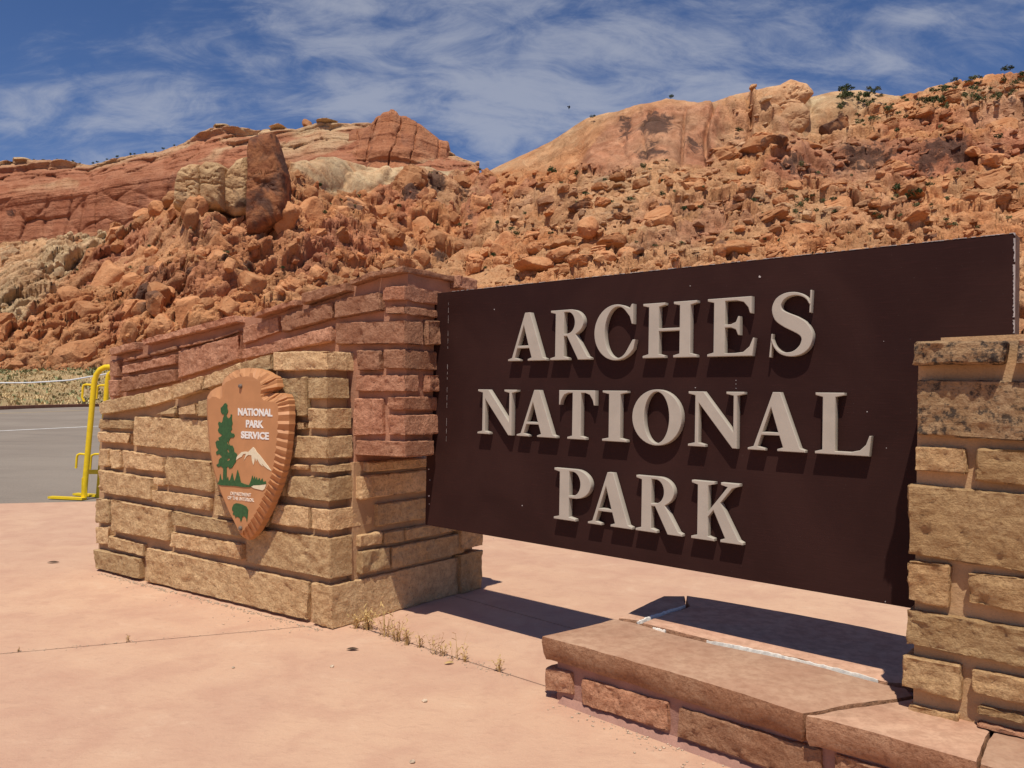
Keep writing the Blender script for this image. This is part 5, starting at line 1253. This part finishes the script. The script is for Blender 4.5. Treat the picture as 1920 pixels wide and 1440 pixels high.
# ------------------------------------------------------------------ arrowhead plaque
def AZ(x, y): return 380 + x / 4.117, 680 + y / 4.117
AF, AB_, AK = 0.125, 0.080, 0.030                      # heights of face, outer rim and back above the wall
def apt(x, y, off): return on_plane(*AZ(x, y), P0W + nW * (PR + off), nW)
arrow = empty('arrowhead_sign', tuple(apt(360, 1300, 0.06))); tag(arrow, 'orange brown arrowhead plaque with green tree and white lettering on the tan wall', 'plaque')
face = [(290, 1325), (250, 1240), (205, 1150), (165, 1050), (140, 990), (112, 900), (90, 830), (76, 760), (64, 690), (54, 590), (47, 480), (42, 400), (40, 330), (48, 285), (75, 262), (105, 265), (135, 282), (150, 262), (152, 225), (152, 180),
        (180, 150), (230, 128), (280, 108), (310, 110), (340, 104), (390, 112), (420, 130), (442, 142), (448, 165), (455, 185), (452, 212), (445, 240), (450, 265), (470, 290), (505, 300), (545, 300), (578, 318), (584, 360), (582, 450), (578, 540), (570, 620), (560, 700), (552, 770), (540, 830), (522, 890),
        (505, 940), (485, 1000), (460, 1050), (435, 1110), (405, 1165), (375, 1215), (345, 1258), (318, 1292)]
# the bevel's outer rim for each face vertex, drawn on its own (lower) plane
rim = [(310, 1345), (262, 1260), (210, 1165), (168, 1070), (138, 1000), (108, 905), (86, 835), (70, 765), (57, 692), (46, 592), (38, 482), (33, 400), (32, 325), (34, 268), (60, 222), (100, 195), (140, 180), (149, 178), (148, 172), (150, 160),
       (165, 128), (205, 88), (250, 62), (300, 46), (355, 40), (410, 44), (460, 58), (510, 85), (550, 105), (572, 130), (578, 185), (545, 215), (520, 235), (560, 236), (600, 236), (640, 244), (664, 290), (668, 350), (668, 450), (662, 550), (652, 640), (640, 730), (626, 800), (610, 865), (590, 930),
       (568, 990), (545, 1050), (520, 1110), (490, 1170), (460, 1230), (425, 1290), (390, 1335), (350, 1370)]
def plaque():
    # scalloped bevel: subdivide every edge, push alternating ridges in and out
    def subdiv(L, m): 
        out = []
        for k in range(len(L)):
            a, b = np.array(L[k], float), np.array(L[(k + 1) % len(L)], float)
            for j in range(m): out.append(a + (b - a) * j / m)
        return out
    m = 4; A = subdiv(face, m); B = subdiv(rim, m); n = len(A); V = []; Fc = []
    g = random.Random(4)
    for k in range(n):
        kk = k // m; right = 36 <= kk <= 52; top = 21 <= kk <= 35
        sc = 0.0
        if right: sc = (0.008, 0.002, -0.005)[k % 3] * g.uniform(.4, 1.3) + g.uniform(-.002, .002)
        elif top: sc = (0.010 if (k % 7) < 3 else -0.004) + g.uniform(-.004, .004)
        if right: A[k] = A[k] + np.array([(4, 0, -5)[k % 3] + g.uniform(-1.5, 1.5), 0])
        a = apt(A[k][0], A[k][1], AF); b = apt(B[k][0], B[k][1], AB_ + sc * 0.4)
        mid = (a * 0.55 + b * 0.45) + nW * sc
        bb = b - nW * (AB_ + sc * 0.4 - AK); V += [a, mid, b, b * 0.5 + bb * 0.5 + (b - a) * 0.02, bb]
    for k in range(n):
        o, p = k * 5, ((k + 1) % n) * 5
        for r in range(4): Fc.append((o + r, o + r + 1, p + r + 1, p + r))
    tri = tessellate_polygon([[Vector(V[k * 5]) for k in range(n)]]); ncap = len(V)
    Fc += [tuple(i * 5 for i in t) for t in tri]
    Fc += [tuple(i * 5 + 4 for i in t) for t in tessellate_polygon([[Vector(V[k * 5 + 4]) for k in range(n)]])]
    o = mesh_obj('plaque', V, Fc, M['plaque'], arrow, smooth=True, sharp=16)
    bm = bmesh.new(); bm.from_mesh(o.data); bmesh.ops.recalc_face_normals(bm, faces=bm.faces); bm.to_mesh(o.data); bm.free()
    o.data.set_sharp_from_angle(angle=math.radians(16))
plaque()
def emblem(name, loops, mat, off=0.003):
    return prism(name, [[apt(x, y, AF + off) for x, y in l] for l in loops], nW, 0.006, mat, arrow)
trunk = [(155, 925), (158, 860), (160, 700), (166, 500), (172, 330), (186, 330), (186, 500), (184, 700), (182, 860), (184, 930)]
tree_l = [(178, 312), (190, 328), (188, 350), (196, 375), (190, 392), (182, 400), (186, 420), (200, 432), (214, 418), (216, 398), (226, 402), (224, 440), (230, 470), (222, 495), (226, 515), (212, 530), (222, 545), (240, 548), (246, 565), (236, 578), (214, 580), (204, 600), (198, 625), (212, 640), (228, 640), (240, 665), (242, 690), (262, 704),
          (266, 725), (254, 745), (256, 765), (238, 790), (226, 812), (206, 818), (194, 800), (184, 810), (184, 930), (155, 925), (158, 815), (140, 800), (118, 806), (104, 790), (122, 778), (124, 752), (136, 735), (150, 730), (130, 705), (106, 712), (102, 690), (122, 672), (106, 655), (98, 615), (112, 600), (128, 604), (120, 580), (140, 570), (150, 560), (124, 540),
          (116, 520), (126, 500), (118, 472), (124, 455), (146, 465), (152, 450), (156, 430), (166, 402), (150, 398), (140, 382), (138, 350), (156, 332), (166, 316)]
emblem('tree_emblem', [tree_l, [(190, 600), (206, 632), (200, 640), (188, 622)], [(186, 745), (208, 738), (210, 750), (192, 760)], [(192, 665), (206, 690), (198, 696), (188, 680)]], M['green'])
emblem('mountain_emblem', [[(258, 752), (262, 728), (276, 712), (300, 690), (328, 686), (350, 690), (372, 668), (388, 652), (402, 664), (416, 690), (440, 715), (470, 755), (505, 800), (528, 834), (500, 820), (470, 795), (455, 775), (462, 800), (440, 780), (418, 740), (414, 765), (404, 735), (396, 775), (390, 790), (380, 755), (376, 715), (352, 712), (338, 722), (318, 755), (328, 722), (334, 702), (312, 706), (300, 726), (280, 735)]], M['cream'])
emblem('forest_emblem', [[(112, 938), (128, 905), (134, 860), (142, 900), (156, 910), (184, 912), (192, 880), (200, 915), (210, 905), (226, 852), (238, 905), (246, 915), (256, 880), (268, 828), (282, 880), (292, 925), (322, 938), (356, 946), (372, 910), (382, 872), (390, 905), (398, 878), (408, 908), (414, 884), (424, 910), (436, 890), (444, 915), (458, 894), (466, 920), (484, 915), (488, 936), (440, 944), (392, 946), (360, 962), (320, 962), (240, 952), (150, 948)]], M['green'], 0.0042)
emblem('lake_emblem', [[(374, 958), (392, 948), (440, 946), (490, 940), (476, 975), (462, 986), (430, 978), (396, 970)]], M['cream'], 0.0042)
emblem('bison_emblem', [[(226, 1120), (238, 1095), (256, 1085), (282, 1088), (306, 1096), (336, 1112), (350, 1138), (348, 1165), (346, 1190), (340, 1232), (335, 1200), (322, 1185), (306, 1190), (298, 1225), (290, 1225), (286, 1198), (262, 1188), (252, 1198), (246, 1178), (230, 1170), (238, 1150), (226, 1140)]], M['green'])
def text_part(body, x0, x1, yb0, yb1, cap, mat, name='lettering'):
    cu = bpy.data.curves.new('t', 'FONT'); cu.body = body; cu.size = 1.0; cu.extrude = 0.0; cu.offset = 0.036 if mat is M['white'] else 0.022; cu.resolution_u = 4
    ob = bpy.data.objects.new('t', cu); COL.objects.link(ob); dg = bpy.context.evaluated_depsgraph_get(); dg.update()
    me = bpy.data.meshes.new_from_object(ob.evaluated_get(dg)); V = np.array([v.co[:] for v in me.vertices]); Fc = [tuple(p.vertices) for p in me.polygons]
    bpy.data.objects.remove(ob); bpy.data.meshes.remove(me)
    lo, hi = V.min(0), V.max(0); a = apt(x0, yb0, AF + .003); b = apt(x1, yb1, AF + .003); t = apt(x0, yb0 - cap, AF + .003)
    ex = b - a; ey = t - a
    W = [a + ex * ((v[0] - lo[0]) / (hi[0] - lo[0])) + ey * ((v[1] - lo[1]) / (hi[1] - lo[1])) for v in V]
    n = len(W); V2 = W + [w - nW * 0.004 for w in W]
    F2 = list(Fc)
    from collections import Counter
    ec = Counter()
    for f in Fc:
        for i in range(len(f)): ec[(f[i], f[(i + 1) % len(f)])] += 1
    for (i, j) in list(ec):
        if (j, i) not in ec: F2.append((j, i, i + n, j + n))
    return mesh_obj(name, V2, F2, mat, arrow)
text_part('NATIONAL', 272, 537, 408, 417, 58, M['white']); text_part('PARK', 333, 467, 500, 506, 58, M['white']); text_part('SERVICE', 295, 510, 584, 596, 56, M['white'])
text_part('DEPARTMENT', 214, 372, 1022, 1036, 26, M['faded']); text_part('OF THE INTERIOR', 192, 394, 1054, 1076, 26, M['faded'])
for x, y in ((296, 182), (296, 1278)):
    c = apt(x, y, AF); mbb = MB(); mbb.tube([c + nW * 0.001, c + nW * 0.006, c + nW * 0.016, c + nW * 0.018], [0.016, 0.016, 0.011, 0.005], 12); mbb.obj('bolt', M['bolt'], arrow, smooth=True, sharp=40)

# ------------------------------------------------------------------ stone ledge under the board
ZL = 0.318
led = empty('stone_ledge', tuple(on_z(1300, 1400))); tag(led, 'low red flagstone ledge running under the board and the right pier', 'stone ledge')
gA = on_z(1035, 1309); GA0 = np.array([gA[0], gA[1], 0]); eL = unit(on_z(1390, 1440) - gA); nL = np.array([eL[1], -eL[0], 0]); nL = nL if nL[1] < 0 else -nL
def on_led(x, y, off=0.0): return on_plane(x, y, GA0 + nL * off, nL)
LR = 3.6
lb = lambda s, d, z: GA0 + eL * s - nL * d + np.array([0, 0, z])
mbx = MB(); mbx.box8([lb(0.03, 0.004, 0), lb(LR, 0.004, 0), lb(LR, 1.0, 0), lb(0.03, 1.0, 0), lb(0.03, 0.004, ZL - 0.112), lb(LR, 0.004, ZL - 0.112), lb(LR, 1.0, ZL - 0.112), lb(0.03, 1.0, ZL - 0.112)])
mbx.obj('mortar', M['mortar_ledge'], led)
mbx = MB(); z1 = ZL - 0.035; mbx.box8([lb(0.16, 0.55, ZL - 0.111), lb(LR, 0.55, ZL - 0.111), lb(LR, 1.0, ZL - 0.111), lb(0.22, 1.0, ZL - 0.111), lb(0.16, 0.55, z1), lb(LR, 0.55, z1), lb(LR, 1.0, z1), lb(0.22, 1.0, z1)])
mbx.obj('bedding_mortar', M['mortar_ledge'], led)
for q in ([(1022, 1250), (1069, 1261), (1073, 1305), (1019, 1296)], [(1087, 1271), (1252, 1317), (1254, 1374), (1090, 1322)], [(1271, 1326), (1540, 1406), (1540, 1480), (1268, 1382)], [(1560, 1412), (1800, 1490), (1800, 1570), (1560, 1488)], [(1815, 1495), (2050, 1570), (2050, 1660), (1815, 1575)]):
    Fp = [on_led(x, y, 0.020) for x, y in q]; rough_hexa('stone', Fp, [p - nL * 0.15 for p in Fp], M['ledge_red'], led, nseed(), amp=0.014)
# low mortar toe at the foot
mbx = MB(); mbx.box8([lb(0.06, -0.03, 0), lb(LR, -0.03, 0), lb(LR, 0.003, 0), lb(0.06, 0.003, 0), lb(0.07, -0.012, 0.02), lb(LR, -0.012, 0.02), lb(LR, 0.003, 0.03), lb(0.07, 0.003, 0.03)])
mbx.obj('mortar_toe', M['mortar_ledge'], led)
def flag(pts, th, name='flagstone', dz=0.0, amp=0.004, mat=None):
    """flagstone from its top outline in the picture, on the ledge's top plane; rough split edges"""
    P = [on_z(x, y, ZL + dz) for x, y in pts]; L = []
    for k in range(len(P)):
        a, b = P[k], P[(k + 1) % len(P)]; m = max(2, int(np.linalg.norm(b - a) / 0.035))
        for j in range(m): L.append(a + (b - a) * j / m)
    L = np.array(L); n = len(L); c = L.mean(0); V = []; Fc = []; sd = nseed()
    tang = np.roll(L, -1, 0) - np.roll(L, 1, 0); nn = np.stack([tang[:, 1], -tang[:, 0], 0 * tang[:, 0]], -1); nn /= np.linalg.norm(nn, axis=1, keepdims=True)
    if np.mean(np.sum(nn * (L - c), 1)) < 0: nn = -nn
    rings = [(-0.012, 0.0), (-0.003, -0.003), (0.004, -0.25 * th), (0.0, -0.5 * th), (-0.006, -0.75 * th), (-0.020, -th)]
    for k, (o, z) in enumerate(rings):
        nz = fbm(L * 7 + np.array([0, 0, z * 9]) + sd, 3, sd) * (0.014 if k > 0 else 0.006)
        V.append(L + nn * (o + nz)[:, None] + np.array([0, 0, z]))
    V = np.concatenate(V)
    for k in range(len(rings) - 1):
        for j in range(n): Fc.append((k * n + j, k * n + (j + 1) % n, (k + 1) * n + (j + 1) % n, (k + 1) * n + j))
    Fc += [tuple(t) for t in tessellate_polygon([[Vector(V[j]) for j in range(n)]])]
    Fc += [tuple(i + n * (len(rings) - 1) for i in t) for t in tessellate_polygon([[Vector(V[j + n * (len(rings) - 1)]) for j in range(n)]])]
    o = mesh_obj(name, V, Fc, mat or M['slab'], led, smooth=True, sharp=30); o.data.materials.append(M['ledge_red'])
    bm = bmesh.new(); bm.from_mesh(o.data); bmesh.ops.recalc_face_normals(bm, faces=bm.faces)
    for f in bm.faces:
        if abs(f.normal.z) < 0.75: f.material_index = 1
    bm.to_mesh(o.data); bm.free(); o.data.set_sharp_from_angle(angle=math.radians(30)); return o
flag([(1018, 1192), (1080, 1178), (1152, 1160), (1192, 1168), (1240, 1183), (1340, 1207), (1500, 1240), (1660, 1283), (1700, 1290), (1712, 1304), (1600, 1320), (1505, 1337), (1440, 1316), (1300, 1272), (1140, 1225)], 0.115)
flag([(1509, 1341), (1602, 1325), (1715, 1308), (1790, 1330), (1860, 1360), (1846, 1380), (1832, 1428), (1700, 1390), (1560, 1352)], 0.115)
flag([(1838, 1431), (1852, 1384), (1870, 1362), (2100, 1440), (2200, 1480), (2150, 1530)], 0.115)
flag([(1158, 1158), (1245, 1117), (1284, 1117), (1288, 1134), (1200, 1164)], 0.105, dz=-0.004)
flag([(1205, 1167), (1291, 1136), (1287, 1116), (1330, 1122), (1500, 1152), (1620, 1175), (1760, 1205), (1780, 1260), (1720, 1280), (1665, 1278), (1500, 1234), (1340, 1201), (1244, 1177)], 0.105, dz=0.002)
flag([(1770, 1206), (1900, 1235), (2100, 1290), (2140, 1400), (1880, 1355), (1785, 1320)], 0.105, dz=0.0)
# white sealant beads in the joints
def bead(pts, w, name='sealant'):
    V = []; Fc = []; pts = [on_z(x, y, ZL) for x, y in pts]; L = []
    for k in range(len(pts) - 1):
        m = 9
        for j in range(m): L.append(pts[k] + (pts[k + 1] - pts[k]) * j / m)
    g = random.Random(len(pts))
    for k, p in enumerate(L):
        t = unit(L[min(k + 1, len(L) - 1)] - L[max(0, k - 1)]); s = np.array([-t[1], t[0], 0]); ww = w * g.uniform(.35, 1.15) * math.sin(math.pi * (k + .5) / len(L)) ** .35; z = np.array([0, 0, g.uniform(.003, .008)])
        V += [p - s * ww - [0, 0, .01], p - s * ww * .6 + z, p + s * ww * .6 + z, p + s * ww - [0, 0, .01]]
    for k in range(len(L) - 1):
        for j in range(3): Fc.append((k * 4 + j, k * 4 + j + 1, k * 4 + 5 + j, k * 4 + 4 + j))
    mesh_obj(name, V, Fc, M['white_mortar'], led)
bead([(1194, 1168), (1215, 1159), (1255, 1146), (1288, 1135)], 0.014)
bead([(1224, 1178), (1236, 1181), (1250, 1185)], 0.014)
bead([(1325, 1203), (1380, 1212), (1440, 1225), (1500, 1239), (1580, 1258), (1655, 1279)], 0.012)

# ------------------------------------------------------------------ right pier
pg = on_z(1690, 1329, ZL); PG0 = np.array([pg[0], pg[1], 0])
pier = empty('stone_pier', (PG0[0] + 0.4, PG0[1], ZL)); tag(pier, 'buff sandstone pier with lichen stained cap before the right end of the board', 'stone pier')
PGm = PG0 - nS * PR
def on_pier(x, y): return on_plane(x, y, PGm, nS)
core = [on_pier(1712, 1340), on_pier(1722, 690), on_pier(1722, 645), on_pier(2200, 628), on_pier(2200, 1520)]
core[0][2] = ZL; core[-1][2] = ZL
prism('mortar', [core], nS, 0.34, M['mortar_pier'], pier)
PM = M['pier']
for q, mt in (([(1716, 710), (2080, 714), (2080, 842), (1717, 818)], M['pier_spot']), ([(1713, 835), (1810, 839), (1813, 892), (1711, 886)], PM), ([(1829, 840), (2060, 850), (2060, 930), (1827, 904)], PM), ([(1700, 907), (2040, 934), (2040, 1097), (1702, 1041)], PM),
              ([(1699, 1052), (1783, 1060), (1780, 1146), (1699, 1128)], PM), ([(1813, 1072), (2060, 1099), (2060, 1182), (1812, 1133)], PM), ([(1697, 1141), (2040, 1198), (2040, 1282), (1697, 1211)], PM), ([(1690, 1227), (1803, 1248), (1803, 1320), (1688, 1290)], PM),
              ([(1818, 1253), (2040, 1297), (2040, 1356), (1818, 1302)], PM), ([(1698, 1320), (1798, 1340), (1798, 1364), (1698, 1341)], PM), ([(1830, 1323), (2060, 1368), (2060, 1396), (1830, 1342)], PM), ([(1828, 1356), (2060, 1408), (2060, 1424), (1828, 1366)], M['ledge_red'])):
    front_stone(pier, mt, q, PGm, nS, depth=0.3, cell=0.013, amp=0.012)
for q in ([(1713, 640), (1890, 638), (1880, 684), (1709, 686)], [(1905, 634), (2100, 632), (2100, 690), (1902, 684)]):
    front_stone(pier, M['pier_stain'], q, PGm, nS, name='cap_stone', prot=PR + 0.03, depth=0.42, cell=0.013, amp=0.015)
tp = [on_pier(1752, 630), on_pier(2150, 612), on_pier(2150, 640), on_pier(1752, 640)]
tp = [p - nS * 0.10 for p in tp]; prism('cap_mortar', [tp], nS, 0.22, M['mortar_pier'], pier)

# ------------------------------------------------------------------ yellow barrier by the road
BY = on_z(158, 937, ZR)[1]
yb = empty('yellow_barrier', tuple(on_z(158, 937, ZR))); tag(yb, 'bright yellow steel barrier with hooks standing at the kerb left of the wall', 'barrier')
def by(x, y, d=0.0): return at_depth(x, y, BY + d)
def post(pts, r, d=0.0, name='post'):
    m = MB(); m.tube([by(x, y, d) for x, y in pts], r, 14); return m.obj(name, M['yellow'], yb, smooth=True, sharp=50)
post([(157, 938), (160, 900), (169, 800), (174, 745), (177, 715), (181, 702), (188, 693), (197, 688.5), (207, 688), (222, 690)], 0.040)
m = MB(); m.tube([by(157, 940), by(158.3, 896)], 0.050, 4); m.obj('post_sleeve', M['yellow'], yb)
post([(184, 936), (190, 860), (200, 730), (201.5, 712), (204, 702), (212, 696)], 0.036, 0.25)
def hook(pts, d=0.0):
    m = MB(); m.tube([by(x, y, d) for x, y in pts], 0.017, 8); m.obj('hook', M['yellow'], yb, smooth=True, sharp=50)
hook([(173, 722), (162, 721), (157, 722), (155.5, 727), (154, 745), (158, 753)])
hook([(198, 722.5), (189, 722.5), (184, 724), (182.5, 729), (181, 748)], 0.25)
hook([(160, 852), (150, 851), (145.5, 853), (144, 858), (142.5, 878)])
hook([(188, 851.5), (178, 851.5), (172, 854), (170.5, 860), (169, 880)], 0.25)
m = MB(); m.box8([by(160, 889, -.03), by(186, 889, .22), by(186, 889, .27), by(160, 889, .03), by(160, 880.5, -.03), by(186, 880.5, .22), by(186, 880.5, .27), by(160, 880.5, .03)]); m.obj('crossbar', M['yellow'], yb)
def foot(x0, x1, y, d):
    a, b = on_z(x0, y, ZR + 0.012), on_z(x1, y + 3, ZR + 0.012); t = unit(b - a); s = np.array([-t[1], t[0], 0]) * 0.05; m = MB(); z = np.array([0, 0, 0.03])
    m.box8([a - s, b - s, b + s, a + s, a - s + z, b - s + z, b + s + z, a + s + z]); m.obj('foot', M['yellow'], yb)
foot(94, 158, 934, 0); foot(141, 184, 928, .2)
# drooping white cable beyond the road
a, b = at_depth(-260, 716, 30), at_depth(420, 676, 30); cable = MB()
pts = []
for k in range(41):
    t = k / 40; x = -260 + 680 * t; y = np.interp(x, [-260, 0, 60, 130, 200, 420], [700, 718, 717.5, 713, 701, 640]); pts.append(at_depth(x, y, 30 - 6 * t))
cable.tube(pts, 0.022, 6); tag(cable.obj('cable', M['rope'], smooth=True), 'thin white cable sagging across the road behind the yellow barrier', 'cable')
# bird
bd = at_depth(1067, 201, 60); mb = MB()
mb.tube([bd + np.array([-.02, 0, -.16]), bd + np.array([0, 0, -.06]), bd + np.array([0.02, 0, .05]), bd + np.array([.03, 0, .14])], [.01, .05, .05, .01], 6)
mb.add([bd + np.array([0, -.02, .02]), bd + np.array([-.10, .05, .13]), bd + np.array([-.14, .1, .06]), bd + np.array([0, .0, -.05])], [(0, 1, 2, 3)]); mb.add([bd + np.array([0, -.02, .02]), bd + np.array([.10, .05, .09]), bd + np.array([.09, .1, .0]), bd + np.array([0, .0, -.05])], [(0, 1, 2, 3)])
tag(mb.obj('bird', M['bird']), 'tiny dark bird flying in the blue sky left of the pale dome', 'bird')

# ------------------------------------------------------------------ weeds, leaf, grit
def weed(px, py, hpx, n, label, group, spread=1.0, col='dry'):
    c = on_z(px, py, 0.0); sc = hpx / F * c[1]; V = []; Fc = []
    for k in range(n):
        a = random.uniform(0, 6.28); lean = random.uniform(.05, .55) * spread; h = sc * random.uniform(.45, 1.1); q = c + np.array([math.cos(a), math.sin(a), 0]) * sc * .25 * random.random() * spread
        w = 0.0022; pr = q; side = np.array([-math.sin(a), math.cos(a), 0]) * w; o = len(V); seg = 4
        for j in range(seg + 1):
            t = j / seg; p = q + np.array([math.cos(a) * lean * h * t * t, math.sin(a) * lean * h * t * t, h * t * (1 - .25 * lean * t)]) + np.array([random.gauss(0, .002), random.gauss(0, .002), 0]); ww = (1 - .6 * t)
            V += [p - side * ww, p + side * ww]
            if j and random.random() < .55:                   # little side sprigs and seed heads
                b = random.uniform(0, 6.28); l = sc * random.uniform(.08, .22); e = p + np.array([math.cos(b) * l, math.sin(b) * l, l * random.uniform(.1, .9)]); oo = len(V)
                # stored separately below
                extra.append((p, e))
        for j in range(seg): Fc.append((o + 2 * j, o + 2 * j + 1, o + 2 * j + 3, o + 2 * j + 2))
    for p, e in extra:
        o = len(V); s = np.array([.0022, .001, 0]); V += [p - s, p + s, e + s * 1.6, e - s * 1.6]; Fc.append((o, o + 1, o + 2, o + 3))
    extra.clear()
    tag(mesh_obj('dry_weed', V, Fc, M[col], origin='base'), label, 'weed', group)
extra = []
for px, py, h, n, lab in ((690, 1180, 40, 46, 'largest straw coloured weed clump at the corner foot of the tan wall'), (668, 1178, 30, 24, 'straw tuft against the corner stone of the tan wall'), (722, 1192, 50, 18, 'tall thin dry weed just right of the wall corner'), (745, 1201, 44, 20, 'dry weed clump second along the joint from the wall'),
                        (765, 1208, 34, 20, 'low dry weed in the middle of the pavement joint'), (787, 1213, 26, 14, 'short dry weed past the middle of the joint'), (818, 1226, 46, 8, 'upright thin dry stalk in the pavement joint'), (832, 1229, 30, 10, 'bent dry stalk beside the upright one'),
                        (858, 1237, 52, 7, 'tallest single dry stalk near the end of the weedy joint'), (872, 1241, 20, 12, 'flat dry weed at the foot of the tallest stalk'), (936, 1259, 26, 16, 'isolated dry weed tuft nearest the ledge'), (240, 1203, 14, 9, 'small dry weed in the left pavement joint'), (34, 1222, 8, 6, 'tiny dry weed at the far left of the joint')):
    weed(px, py, h, n, lab, None)
def leaf(px, py, l, ang, label, mat='leaf'):
    c = on_z(px, py, 0.008); d = np.array([math.cos(ang), math.sin(ang), 0]); s = np.array([-d[1], d[0], 0]); V = []; Fc = []
    for j in range(7):
        t = j / 6; w = math.sin(math.pi * t) * .22 * l; z = 0.012 * math.sin(math.pi * t); V += [c + d * l * (t - .5) - s * w + [0, 0, z * .3], c + d * l * (t - .5) + [0, 0, z], c + d * l * (t - .5) + s * w + [0, 0, z * .5]]
    for j in range(6):
        for k in range(2): Fc.append((j * 3 + k, j * 3 + k + 1, j * 3 + 4 + k, j * 3 + 3 + k))
    tag(mesh_obj('dead_leaf', V, Fc, M[mat]), label, 'leaf')
leaf(661, 1217, .075, 0.1, 'dark curled leaf lying on the pavement below the wall corner'); leaf(100, 1054, .10, 0.3, 'thin dark dead leaf on the pavement left of the wall'); leaf(842, 1243, .06, 0.4, 'pale dry leaf beside the weedy joint', 'dry')
def grit():
    V = []; Fc = []; g = random.Random(3); octa = np.array([[1, 0, 0], [-1, 0, 0], [0, 1, 0], [0, -1, 0], [0, 0, 1], [0, 0, -1]], float); of = [(0, 2, 4), (2, 1, 4), (1, 3, 4), (3, 0, 4), (2, 0, 5), (1, 2, 5), (3, 1, 5), (0, 3, 5)]
    def st(p, s):
        o = len(V); A = octa * np.array([s * g.uniform(.7, 1.4), s * g.uniform(.7, 1.4), s * g.uniform(.4, .8)]); an = g.uniform(0, 6.28); ca, sa = math.cos(an), math.sin(an)
        for v in A: V.append(np.array([p[0] + v[0] * ca - v[1] * sa, p[1] + v[0] * sa + v[1] * ca, p[2] + s * .35 + v[2]]))
        Fc.extend(tuple(i + o for i in f) for f in of)
    for k in range(620):
        t = g.random(); d = abs(g.gauss(0, .022)) + .004
        if g.random() < .10: d += abs(g.gauss(0, .16))
        p = O + eW * (0.05 + 2.6 * t ** 1.1) + nW * (d + .02); st(np.array([p[0], p[1], 0]), g.uniform(.002, .007) * (1.3 if g.random() < .1 else 1))
    for k in range(170):
        p = on_z(g.uniform(640, 960), 0 + 1) if False else None
        x = g.uniform(650, 960); y = 1186 + (x - 700) * .311 + g.gauss(0, 5); p = on_z(x, y); st(p, g.uniform(.002, .006))
    for k in range(160):
        t = g.random() * 1.6; p = GA0 + eL * (t + .08) + nL * (abs(g.gauss(0, .06)) + .03); st(np.array([p[0], p[1], 0]), g.uniform(.002, .007))
    for k in range(90):
        x = g.uniform(0, 560); y = 1226 - x * .0929 + g.gauss(0, 2); st(on_z(x, y), g.uniform(.002, .005))
    o = mesh_obj('grit', np.array(V), np.array(Fc), M['pebble'], origin='zero'); o['kind'] = 'stuff'
    return
grit()
def pebble(px, py, s, label):
    c = on_z(px, py, 0.0); V = rock_shape(int(px), 5, .6) * s; V[:, 2] *= .6; V = V + c + [0, 0, s * .4]
    tag(mesh_obj('pebble', V, IF, M['pebble'], smooth=True, sharp=35, origin='base'), label, 'pebble')
pebble(623, 1251, .012, 'small pale pebble on the pavement below the tan wall corner'); pebble(796, 1316, .014, 'small grey brown pebble in the middle of the pavement'); pebble(773, 1430, .012, 'tiny pebble at the bottom edge of the pavement'); pebble(437, 1253, .009, 'dark little pebble on the pavement left of centre')
